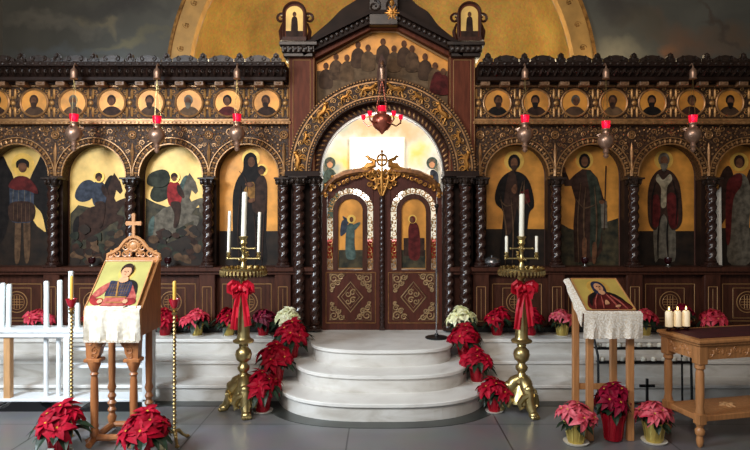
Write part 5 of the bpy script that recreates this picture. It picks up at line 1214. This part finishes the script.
def draped_cloth(name, label, x0, x1, front, mat, top_y, nx=26, fr=True, seed=1, slope=None, lace=True):
    """cloth hanging over a front edge: front = (y, z_edge, z_hem); slope = (y, z) where it ends up the slope"""
    random.seed(seed); y, ze, zh = front; vs = []; nz = 12
    for j in range(nz + 1):
        t_ = j / nz
        for i in range(nx + 1):
            u = i / nx; x = x0 + (x1 - x0) * u
            if t_ < 0.25:
                k = t_ / 0.25; yy = slope[0] + (y - slope[0]) * k; zz = slope[1] + (ze - slope[1]) * k; f = 0.15
            else:
                k = (t_ - 0.25) / 0.75; zz = ze + (zh - ze) * k; yy = y - 0.012; f = k
            yy -= 0.010 * f * math.sin(u * 19 + seed) + 0.007 * f * math.sin(u * 41 + 2 * t_)
            if lace and j == nz: zz -= 0.006 * abs(math.sin(u * nx * PI / 2))
            x += 0.006 * f * (u - 0.5) * 2
            vs.append((x, yy - 0.006, zz))
    B = len(vs); fs = []
    vs += [(a, b + 0.005, c + (0.0 if k > 4 * (nx + 1) else -0.003)) for k, (a, b, c) in enumerate(vs)]
    for j in range(nz):
        for i in range(nx):
            a = j * (nx + 1) + i; fs += [(a, a + nx + 1, a + nx + 2, a + 1), (B + a, B + a + 1, B + a + nx + 2, B + a + nx + 1)]
    for j in range(nz):
        for i in (0, nx): a = j * (nx + 1) + i; fs.append((a, a + nx + 1, B + a + nx + 1, B + a))
    for i in range(nx): a = nz * (nx + 1) + i; fs.append((a, a + 1, B + a + 1, B + a)); fs.append((i, B + i, B + i + 1, i + 1))
    mb = MB(); mb.add(vs, fs); return mb
mb = draped_cloth('cloth', '', -2.222, -1.812, (yf - 0.05, 1.05, 0.82), 'cloth_white', 0, slope=(yf - 0.03, 1.075), seed=3)
cl = thing('embroidered_cloth', 'white embroidered cloth hanging over the front of the left icon stand', 'cloth', (-2.06, yf - 0.06, 1.05)); mb.build('cloth', 'cloth_white', cl, True)
mb = MB()
for i in range(60): xx = -2.222 + 0.410 * i / 59; mb.tube([(xx, yf - 0.074, 0.822), (xx, yf - 0.076, 0.806)], 0.003, 4)
mb.build('fringe', 'lace', cl)

# ================================================================ RIGHT ICON STAND
rx0, rx1 = 1.575, 1.965; rf, rb = 4.52, 4.82
t = thing('icon_stand', 'plain light oak icon stand on four straight legs, right of the steps', 'icon stand', ((rx0 + rx1) / 2, 4.67, 0))
for lx, ly, zt in ((rx0 + 0.045, rf + 0.03, 1.0), (rx1 - 0.03, rf + 0.03, 1.0), (rx0 + 0.045, rb + 0.06, 1.2), (rx1 - 0.03, rb + 0.06, 1.2)):
    mb = MB(); mb.bbox(lx - 0.026, lx + 0.026, ly - 0.022, ly + 0.022, 0, zt, 0.004); mb.build('leg', 'oak', t)
mb = MB()
for lx in (rx0 + 0.045, rx1 - 0.03): mb.bbox(lx - 0.014, lx + 0.014, rf + 0.04, rb + 0.05, 0.16, 0.21, 0.003)
mb.bbox(rx0 + 0.05, rx1 - 0.04, rb + 0.05, rb + 0.07, 0.3, 0.35, 0.003); mb.build('stretcher', 'oak', t)
sl = [(rf - 0.02, 0.93), (rf - 0.02, 0.99), (rb + 0.1, 1.205), (rb + 0.1, 1.13)]
mb = MB(); mb.add([(rx0 - 0.01, y, z) for y, z in sl] + [(rx1 + 0.01, y, z) for y, z in sl], [(0, 1, 2, 3), (7, 6, 5, 4)] + [(i, 4 + i, 4 + (i + 1) % 4, (i + 1) % 4) for i in range(4)]); mb.build('sloping_top', 'oak', t)
ang = math.atan2(rb + 0.1 - rf + 0.02, 1.205 - 0.99); h = 0.44; w = 0.375
r = sloped_icon('icon_painting', 'tilted gold icon of a veiled woman in dark blue and red, light oak stand', 1.775, rf - 0.015, 1.005, ang, w, h, 'icon_yellow')
r.location = (1.775, rf - 0.012, 1.022)
pt = Paint(0.0, r, LP(w, h), True)
mb = MB()
for a, b in (((-w / 2, -0.002, 0), (-w / 2, -0.002, h)), ((w / 2, -0.002, 0), (w / 2, -0.002, h)), ((-w / 2, -0.002, h), (w / 2, -0.002, h)), ((-w / 2, -0.002, 0), (w / 2, -0.002, 0))): mb.tube([a, b], 0.005, 5)
mb.build('panel_edge', 'oak', r, local=True)
pt('halo', 'p_halo', ell(0.49, 0.7, 0.24, 0.24, 28))
pt('robe', 'p_darkred', [(0.12, 0.02), (0.14, 0.36), (0.26, 0.5), (0.4, 0.56), (0.58, 0.56), (0.74, 0.5), (0.88, 0.3), (0.93, 0.02)])
pt('mantle', 'p_black', [(0.14, 0.1), (0.16, 0.36), (0.28, 0.5), (0.4, 0.55), (0.34, 0.44), (0.24, 0.32)], [(0.6, 0.55), (0.75, 0.49), (0.86, 0.36), (0.9, 0.22), (0.8, 0.32), (0.68, 0.44)])
pt('veil', 'p_navy', [(0.37, 0.50), (0.345, 0.68), (0.38, 0.84), (0.49, 0.90), (0.60, 0.84), (0.635, 0.68), (0.60, 0.52), (0.5, 0.47)])
pt('face', 'p_face', ell(0.49, 0.69, 0.092, 0.135)); pt('neck', 'p_face', [(0.45, 0.58), (0.55, 0.58), (0.57, 0.5), (0.5, 0.46), (0.44, 0.5)])
pt('folds', 'p_rose', stroke([(0.2, 0.05), (0.26, 0.25), (0.38, 0.46)], 0.03), stroke([(0.36, 0.04), (0.4, 0.2), (0.44, 0.4)], 0.025), stroke([(0.66, 0.04), (0.64, 0.24), (0.58, 0.44)], 0.03), stroke([(0.84, 0.05), (0.76, 0.26), (0.66, 0.42)], 0.03))
pt('hand', 'p_face', [(0.44, 0.16), (0.47, 0.26), (0.51, 0.27), (0.53, 0.17)], [(0.62, 0.09), (0.68, 0.13), (0.74, 0.12), (0.69, 0.07)])
pt('eyes', 'p_brown', ell(0.458, 0.705, 0.016, 0.008), ell(0.522, 0.705, 0.016, 0.008)); pt('nose', 'p_skin', stroke([(0.49, 0.71), (0.489, 0.68), (0.492, 0.65)], 0.014), ell(0.49, 0.612, 0.02, 0.007))
cl = thing('lace_cloth', 'white lace cloth draped over the front and left edge of the light oak stand', 'cloth', (1.77, rf - 0.05, 1.0))
mb = draped_cloth('c', '', 1.548, 1.995, (rf - 0.045, 1.002, 0.815), 'lace', 0, slope=(rf - 0.02, 1.018), seed=5); mb.build('cloth', 'lace', cl, True)
mb = MB(); vs = []
for i in range(9):                                                           # side flap along the left edge
    u = i / 8; yy = rf - 0.04 + (rb + 0.1 - rf + 0.03) * u; zz = 1.0 + 0.215 * u
    vs += [(rx0 - 0.002, yy, zz + 0.012), (rx0 - 0.035, yy, zz + 0.005), (rx0 - 0.045 - 0.005 * math.sin(u * 20), yy, zz - 0.09 * (1 - u) - 0.01)]
B = len(vs); vs += [(a + 0.005, b, c - 0.004) for a, b, c in vs]; fs = []
for i in range(8):
    for k in range(2): a = 3 * i + k; fs += [(a, a + 3, a + 4, a + 1), (B + a, B + a + 1, B + a + 4, B + a + 3)]
    for k in (0, 2): a = 3 * i + k; fs.append((a, a + 3, B + a + 3, B + a))
mb.add(vs, fs); mb.build('side_flap', 'lace', cl, True)

# ================================================================ WHITE CANDLE RACK (left)
wy0, wy1 = 5.22, 5.44; wx0, wx1 = -3.78, -2.11
t = thing('candle_rack', 'white painted open frame candle rack standing before the left steps', 'candle rack', ((wx0 + wx1) / 2, 5.33, 0))
mb = MB(); mb.bbox(wx0, wx1, wy0, wy1, 0.66, 0.712, 0.006); mb.bbox(wx0 + 0.02, wx1 - 0.02, wy0 - 0.012, wy1, 0.705, 0.73, 0.004); mb.build('top_tray', 'white_paint', t)
mb = MB(); mb.bbox(wx1 - 0.04, wx1, wy0, wy1, 0.04, 0.66, 0.005); mb.build('end_panel', 'white_paint', t)
mb = MB(); mb.bbox(wx0, wx0 + 0.04, wy0, wy1, 0.04, 0.66, 0.005); mb.build('end_panel', 'white_paint', t)
for px in (66, ):
    xx = X(px, wy0); mb = MB(); mb.bbox(xx - 0.028, xx + 0.028, wy0, wy0 + 0.05, 0.1, 0.66, 0.005); mb.build('post', 'white_paint', t)
mb = MB(); xx = X(5, wy0); mb.bbox(xx - 0.03, xx + 0.03, wy0 + 0.02, wy0 + 0.08, 0.1, 0.66, 0.005); o = mb.build('post', 'oak_pale', t); o['label'] = 'bare tan wooden post'
for px in (45.5, 58):
    xx = X(px, wy0 + 0.08); mb = MB(); mb.lathe([(0.018, 0.1), (0.02, 0.11), (0.02, 0.65), (0.018, 0.66)], (xx, wy0 + 0.09, 0), 12); mb.build('baluster', 'white_paint', t, True)
mb = MB(); mb.bbox(wx0 + 0.03, wx1 - 0.03, wy0 + 0.02, wy1 - 0.02, 0.075, 0.105, 0.004); mb.build('bottom_shelf', 'white_paint', t)
for zz in (0.36, 0.52):
    mb = MB(); mb.bbox(X(70, wy1), wx1 - 0.03, wy0 + 0.1, wy1 - 0.02, zz, zz + 0.025, 0.004); mb.build('rail', 'white_paint', t)
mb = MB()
for a, b in ((wx0, X(-20, wy0)), (X(2, wy0), X(12, wy0))): pass
def plinth(px0, px1):  # one black block shaped like a shaded cutout in the rack base
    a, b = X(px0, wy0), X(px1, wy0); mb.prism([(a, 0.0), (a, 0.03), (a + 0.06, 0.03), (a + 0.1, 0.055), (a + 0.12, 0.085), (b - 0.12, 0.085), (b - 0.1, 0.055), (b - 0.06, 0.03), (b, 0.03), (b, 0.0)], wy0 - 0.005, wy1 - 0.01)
plinth(-2, 53); plinth(80, 143); plinth(-64, -6); o = mb.build('base_shade', 'black_paint', t); o['label'] = 'black shapes standing in for the shade under the rack'  # black blocks stand in for the shade beneath the rack
mb = MB(); mb.bbox(wx0, wx1, wy0 + 0.01, wy1 - 0.02, 0.0, 0.02, 0.004); mb.bbox(wx0, wx1, wy0 - 0.0, wy1, 0.085, 0.11, 0.004); mb.build('base_rail', 'white_paint', t)
for k, (px, ty, lb) in enumerate(((2.2, 283, 'tall white candle at the left edge of the rack, first from the left'), (8.5, 284, 'tall white candle in the rack, second from the left'), (46.5, 281, 'tall white candle in the rack, third from the left'), (60, 280, 'tall white candle in the rack, fourth from the left'), (71, 271, 'tallest white candle of the rack, just behind the red glass cup'), (77.5, 303, 'short white candle in the rack beside the left icon stand'))):
    yy = 5.34; candle(0.0225, X(px, yy), yy, 0.73, Z(ty, yy), lb, 'white candles standing in the rack', mat='wax_blue', lean=(0.02 if k < 2 else 0, 0))
yy = 5.36; candle(0.02, X(154, yy), yy, 0.73, Z(316, yy), 'stub of white candle at the right end of the rack', 'white candles standing in the rack', mat='wax_blue')

# ================================================================ THIN BRASS STANDS
def pole_stand(px, Y, zc, label, cl_label, candle_top):
    x = X(px, Y); t = thing('candlestick', label, 'candlestick', (x, Y, 0), group='thin knobbed brass candlesticks')
    mb = MB(); pr = [(0.012, 0.07), (0.022, 0.08), (0.018, 0.1)]; z = 0.11
    while z < zc - 0.09: pr += [(0.009, z), (0.016, z + 0.012), (0.009, z + 0.024)]; z += 0.03
    pr += [(0.009, z), (0.024, zc - 0.06), (0.01, zc - 0.05), (0.03, zc - 0.03), (0.012, zc - 0.02)]
    mb.lathe(pr, (x, Y, 0), 12); mb.build('stem', 'brass_old', t, True)
    for k in range(3):
        a = -PI / 2 + 0.5 + 2 * PI * k / 3; c, d = math.cos(a), math.sin(a); mb = MB()
        mb.tube([(x, Y, 0.09), (x + 0.04 * c, Y + 0.04 * d, 0.085), (x + 0.08 * c, Y + 0.08 * d, 0.04), (x + 0.12 * c, Y + 0.12 * d, 0.012)], [0.016, 0.016, 0.012, 0.012], 7); mb.blob((x + 0.125 * c, Y + 0.125 * d, 0.014), (0.018, 0.018, 0.014), 7, 5); mb.build('foot', 'brass_old', t, True)
    mb = MB(); mb.lathe([(0.014, zc - 0.022), (0.03, zc), (0.04, zc + 0.035), (0.046, zc + 0.05), (0.04, zc + 0.05), (0.03, zc + 0.02), (0.014, zc - 0.005)], (x, Y, 0), 14); o = mb.build('red_cup', 'ruby', t, True); o['label'] = 'red glass drip cup'
    candle(0.013, x, Y, zc - 0.004, candle_top, cl_label, 'yellow candles in red cups', mat='wax_yellow')
pole_stand(71.5, 4.72, 1.03, 'thin knobbed brass candlestick with red cup, left of the left icon stand', 'slim yellow candle in the red cup left of the left icon stand', Z(276, 4.72))
pole_stand(174.5, 4.5, 1.06, 'thin knobbed brass candlestick with red cup, right of the left icon stand', 'slim yellow candle in the red cup right of the left icon stand', Z(281, 4.5))

# ================================================================ CARVED TABLE (right)
TA = math.radians(13); TO = Vector((2.385, 4.38, 0))
t = thing('carved_table', 'carved light oak side table with maroon top and low shelf, at the right edge', 'table', TO, (0, 0, TA))
TW, TD, TH = 1.05, 0.40, 0.82
mb = MB(); mb.bbox(-0.035, TW + 0.035, -0.035, TD + 0.035, TH - 0.03, TH, 0.008); mb.bbox(-0.02, TW + 0.02, -0.02, TD + 0.02, TH - 0.05, TH - 0.028, 0.006); mb.build('tabletop', 'oak', t, local=True)
mb = MB(); mb.bbox(0.03, TW - 0.03, 0.03, TD - 0.03, TH - 0.002, TH + 0.006, 0.003); o = mb.build('top_inset', 'velvet', t, local=True); o['label'] = 'maroon velvet top inset'
def apron(pts, dirx, name):
    mb = MB(); mb.box(*pts); ap = mb.build(name, 'oak', t, local=True)
    cv = MB(); x0_, x1_, y0_, y1_, z0_, z1_ = pts; zc_ = (z0_ + z1_) / 2
    Lg = (x1_ - x0_) if dirx else (y1_ - y0_); n = int(Lg / 0.075)
    tmp = MB()
    for i in range(n):
        a = (i + 0.5) * Lg / n
        tmp.scroll(a, zc_ + (0.012 if i % 2 else -0.012), 0, 0.03, 1.4, 1 if i % 2 else -1, 0, 0.006, 12)
        tmp.blob((a + Lg / n / 2, 0, zc_), (0.012, 0.008, 0.022), 6, 4)
    if dirx: cv.add([(x0_ + a, y0_ + b, c) for a, b, c in tmp.v], tmp.f)
    else: cv.add([(x0_ + b, y0_ + a, c) for a, b, c in tmp.v], tmp.f)
    cv.build('apron_carving', 'oak', ap, True, local=True)
apron((0.05, TW - 0.05, 0.0, 0.025, TH - 0.155, TH - 0.05), True, 'apron')
apron((0.0, 0.025, 0.05, TD - 0.05, TH - 0.155, TH - 0.05), False, 'apron')
mb = MB(); mb.box(0.05, TW - 0.05, TD - 0.025, TD, TH - 0.155, TH - 0.05); mb.box(TW - 0.025, TW, 0.05, TD - 0.05, TH - 0.155, TH - 0.05); mb.build('apron', 'oak', t, local=True)
for lx in (0.03, TW - 0.03):
    for ly in (0.03, TD - 0.03):
        mb = MB(); mb.bbox(lx - 0.04, lx + 0.04, ly - 0.04, ly + 0.04, TH - 0.19, TH - 0.05, 0.005)
        mb.lathe([(0.012, 0.0), (0.022, 0.015), (0.028, 0.05), (0.022, 0.085), (0.034, 0.1), (0.036, 0.13), (0.022, 0.15), (0.036, 0.18)], (lx, ly, 0), 14)
        mb.bbox(lx - 0.034, lx + 0.034, ly - 0.034, ly + 0.034, 0.175, 0.255, 0.004)
        mb.lathe([(0.03, 0.25), (0.034, 0.27), (0.026, 0.3), (0.031, 0.34), (0.031, 0.56), (0.026, 0.585), (0.038, 0.6), (0.036, 0.632)], (lx, ly, 0), 16)
        sh = mb.build('leg', 'oak', t, True, local=True)
mb = MB(); mb.bbox(0.02, TW - 0.02, 0.02, TD - 0.02, 0.19, 0.235, 0.005); mb.build('shelf', 'oak', t, local=True)
mb = MB()
for e in (-1, 1): mb.tube([(TW * 0.42 + e * a, 0.2, 0.237) for a in (0.0, 0.04, 0.08)], [0.012, 0.018, 0.004], 6); mb.tube([(TW * 0.42 + e * 0.02, 0.2 + k, 0.237) for k in (-0.06, 0, 0.06)], [0.004, 0.012, 0.004], 6)
mb.build('shelf_rosette', 'oak_pale', t, local=True)
def tw(x, y): return (TO.x + x * math.cos(TA) - y * math.sin(TA), TO.y + x * math.sin(TA) + y * math.cos(TA))
for k, (px, lb) in enumerate(((669, 'short thick lit candle, leftmost of three on the carved table'), (677.5, 'short thick lit candle, middle of three on the carved table'), (686, 'short thick lit candle, rightmost of three on the carved table'))):
    yy = 4.70 + 0.012 * k; x = X(px, yy); z = TH + 0.006
    hd = thing('candle_holder', ('low dark glass holder under the leftmost lit candle', 'low dark glass holder under the middle lit candle', 'low dark glass holder under the rightmost lit candle')[k], 'candle holder', (x, yy, z), group='dark glass candle holders on the table')
    mb = MB(); mb.lathe([(0.022, 0), (0.026, 0.004), (0.014, 0.012), (0.03, 0.024), (0.036, 0.034), (0.033, 0.034), (0.02, 0.028)], (x, yy, z), 16); mb.build('cup', 'ruby_dark', hd, True)
    candle(0.029, x, yy, z + 0.03, z + 0.158, lb, 'three lit candles on the carved table', mat='wax_lit', flame=True)

# ================================================================ IRON VOTIVE RACK (right, behind the icon stand)
vy = 5.2
t = thing('votive_rack', 'black iron votive rack with two rows of glass cups, behind the oak icon stand', 'votive rack', (X(645, vy), vy, 0))
def VZ(py, y=vy): return Z(py, y)
vx0, vx1 = X(598, vy), X(691, vy)
for vx in (vx0, vx1):
    mb = MB(); mb.tube([(vx, vy + 0.16, 0.735), (vx, vy + 0.0, 0.5), (vx, vy - 0.02, 0.0)], 0.011, 7); mb.tube([(vx, vy - 0.06, 0.011), (vx, vy + 0.17, 0.011)], 0.011, 7); mb.tube([(vx, vy + 0.16, 0.735), (vx, vy + 0.15, 0.0)], 0.009, 7); mb.build('side_frame', 'iron', t, True)
tiers = []
for py, yo in ((347.5, 0.1), (361.5, 0.02)):
    y_ = vy + yo; z_ = Z(py, y_); mb = MB(); mb.box(vx0, vx1, y_ - 0.035, y_ + 0.035, z_ - 0.006, z_); mb.box(vx0, vx1, y_ - 0.04, y_ - 0.034, z_ - 0.012, z_ + 0.012); mb.build('shelf', 'iron', t); tiers.append((y_, z_))
y_ = vy + 0.16; z_ = 0.735; mb = MB(); mb.box(vx0, vx1, y_ - 0.02, y_ + 0.03, z_ - 0.006, z_); mb.tube([(vx0, vy - 0.02, 0.03), (vx1, vy - 0.02, 0.03)], 0.011, 7); mb.tube([(vx0, vy + 0.15, 0.03), (vx1, vy + 0.15, 0.03)], 0.011, 7); mb.build('rail', 'iron', t, True)
mb = MB(); cxx = X(646, vy); mb.box(cxx - 0.01, cxx + 0.01, vy - 0.03, vy - 0.014, 0.03, Z(378, vy)); mb.box(cxx - 0.068, cxx + 0.068, vy - 0.03, vy - 0.014, Z(386.5, vy), Z(383.8, vy)); o = mb.build('cross', 'iron', t); o['label'] = 'small plain black cross'
proto = None; names = ['upper', 'lower']
for ti, (y_, z_) in enumerate(tiers):
    for k in range(9):
        x = vx0 + (vx1 - vx0) * (k + 0.5) / 9
        lb = 'small white votive cup in the %s row of the black iron rack' % names[ti]
        if proto is None:
            proto = thing('votive_cup', lb, 'votive candle', (x, y_, z_), group='votive cups in the upper row of the iron rack')
            mb = MB(); mb.lathe([(0.018, 0), (0.022, 0.004), (0.026, 0.034), (0.023, 0.034), (0.02, 0.028)], n=12); mb.build('glass_cup', 'wax', proto, True, local=True)
            mb = MB(); mb.lathe([(0.019, 0.02), (0.022, 0.03), (0.014, 0.04), (0.004, 0.044)], n=10); mb.build('wax', 'wax', proto, True, local=True)
        else: dup(proto, (x, y_, z_), 0, lb, 'votive cups in the %s row of the iron rack' % names[ti])

# ================================================================ SMALL THINGS ON THE LEDGE, MICROPHONE
zl = S(266.5)
for k, (px, lb) in enumerate(((92, 'small dark red glass votive lamp below the icon of the blue cloaked rider'), (168, 'small dark red glass votive lamp below the icon of the red clad rider'), (585, 'small dark glass votive lamp below the icon of the saint with raised arm'), (668, 'small dark glass votive lamp below the bishop icon'))):
    y_ = 6.42; x = X(px, y_); g = thing('votive_lamp', lb, 'votive lamp', (x, y_, zl), group='dark votive lamps on the screen ledge')
    mb = MB(); mb.lathe([(0.03, 0), (0.032, 0.006), (0.01, 0.012), (0.008, 0.025), (0.02, 0.034)], (x, y_, zl), 14); mb.build('foot', 'silver', g, True)
    mb = MB(); mb.lathe([(0.016, 0.03), (0.034, 0.048), (0.04, 0.075), (0.036, 0.1), (0.033, 0.1), (0.02, 0.05)], (x, y_, zl), 16); mb.build('glass', 'ruby_dark', g, True)
y_ = 6.40; x = X(492, y_)
g = thing('lidded_bowl', 'small silver lidded bowl on the ledge under the right saint icon', 'bowl', (x, y_, zl))
mb = MB(); mb.lathe([(0.05, 0), (0.055, 0.006), (0.06, 0.015), (0.088, 0.035), (0.096, 0.055), (0.09, 0.07)], (x, y_, zl), 22); mb.build('bowl', 'grey_metal', g, True)
mb = MB(); mb.lathe([(0.094, 0.07), (0.09, 0.08), (0.07, 0.1), (0.03, 0.112), (0.012, 0.114), (0.014, 0.126), (0.004, 0.132)], (x, y_, zl), 22); mb.build('lid', 'grey_metal', g, True)
y_ = 6.06; x = X(436.5, y_)
g = thing('microphone_stand', 'thin microphone stand with round black base at the right door', 'microphone stand', (x, y_, 0.48))
mb = MB(); mb.lathe([(0.115, 0), (0.12, 0.006), (0.112, 0.016), (0.03, 0.026), (0.016, 0.05)], (x, y_, 0.48), 28); mb.build('base', 'black_paint', g, True)
mb = MB(); mb.lathe([(0.009, 0.04), (0.009, 0.66), (0.013, 0.665), (0.013, 0.71), (0.006, 0.715), (0.006, 1.30)], (x, y_, 0.48), 10); mb.build('pole', 'grey_metal', g, True)
mb = MB(); mb.tube([(x, y_, 1.775), (x + 0.0, y_ - 0.012, 1.80), (x - 0.005, y_ - 0.07, 1.84)], [0.009, 0.012, 0.014], 8); mb.blob((x - 0.007, y_ - 0.085, 1.852), (0.024, 0.03, 0.024), 10, 8); mb.build('microphone', 'black_paint', g, True)

# ================================================================ CAMERA AND LIGHT
cam = bpy.data.cameras.new('camera'); co = bpy.data.objects.new('camera', cam); COL.objects.link(co)
co.location = (0, 0, EYE); co.rotation_euler = (PI / 2, 0, 0)
cam.sensor_width = 36; cam.lens = F / 750 * 36; cam.shift_x = -7 / 750; cam.shift_y = -9 / 750; cam.clip_start = 0.05
bpy.context.scene.camera = co
def area(name, loc, target, sx, sy, power, rgb):
    l = bpy.data.lights.new(name, 'AREA'); l.shape = 'RECTANGLE'; l.size = sx; l.size_y = sy; l.energy = power; l.color = rgb
    o = bpy.data.objects.new(name, l); COL.objects.link(o); o.location = loc
    o.rotation_euler = (Vector(target) - Vector(loc)).to_track_quat('-Z', 'Y').to_euler(); return o
def point(name, loc, power, rgb, r=0.1):
    l = bpy.data.lights.new(name, 'POINT'); l.energy = power; l.color = rgb; l.shadow_soft_size = r
    o = bpy.data.objects.new(name, l); COL.objects.link(o); o.location = loc; return o
area('nave_windows_left', (-4.6, 2.2, 3.3), (-1.6, 5.9, 0.1), 2.4, 1.8, 260, (0.78, 0.9, 1.0)).data.spread = math.radians(110)
area('nave_lamps', (-1.5, -0.5, 5.7), (-1.1, 6.4, 0.9), 3.6, 2.0, 280, (1.0, 0.9, 0.8))
area('sanctuary_lamp', (0, 8.3, 3.9), (0, 9.4, 2.2), 1.6, 0.6, 50, (1.0, 0.96, 0.9))
point('apse_lamp_left', (-1.3, 7.75, 3.6), 38, (1.0, 0.84, 0.56), 0.2)
point('apse_lamp_right', (1.3, 7.75, 3.6), 28, (1.0, 0.84, 0.56), 0.2)
point('altar_fill', (0, 7.0, 2.75), 14, (1.0, 0.94, 0.86), 0.15)  # added fill light without a fitting, brightens the red altar cover
point('sanctuary_glow', (0, 8.7, 1.9), 22, (1.0, 0.96, 0.9), 0.2)
point('cornice_lamp_right', (3.0, 6.95, 3.6), 7, (1.0, 0.78, 0.5), 0.1)
point('cornice_lamp_left', (-3.2, 6.95, 3.6), 4, (0.8, 0.9, 1.0), 0.1)
w = bpy.data.worlds.new('world'); bpy.context.scene.world = w; w.use_nodes = True
w.node_tree.nodes['Background'].inputs['Color'].default_value = (0.75, 0.82, 0.9, 1); w.node_tree.nodes['Background'].inputs['Strength'].default_value = 0.4
vs_ = bpy.context.scene.view_settings; vs_.view_transform = 'Standard'; vs_.look = 'None'; vs_.exposure = 0.0; vs_.gamma = 1.0; vs_.use_curve_mapping = False
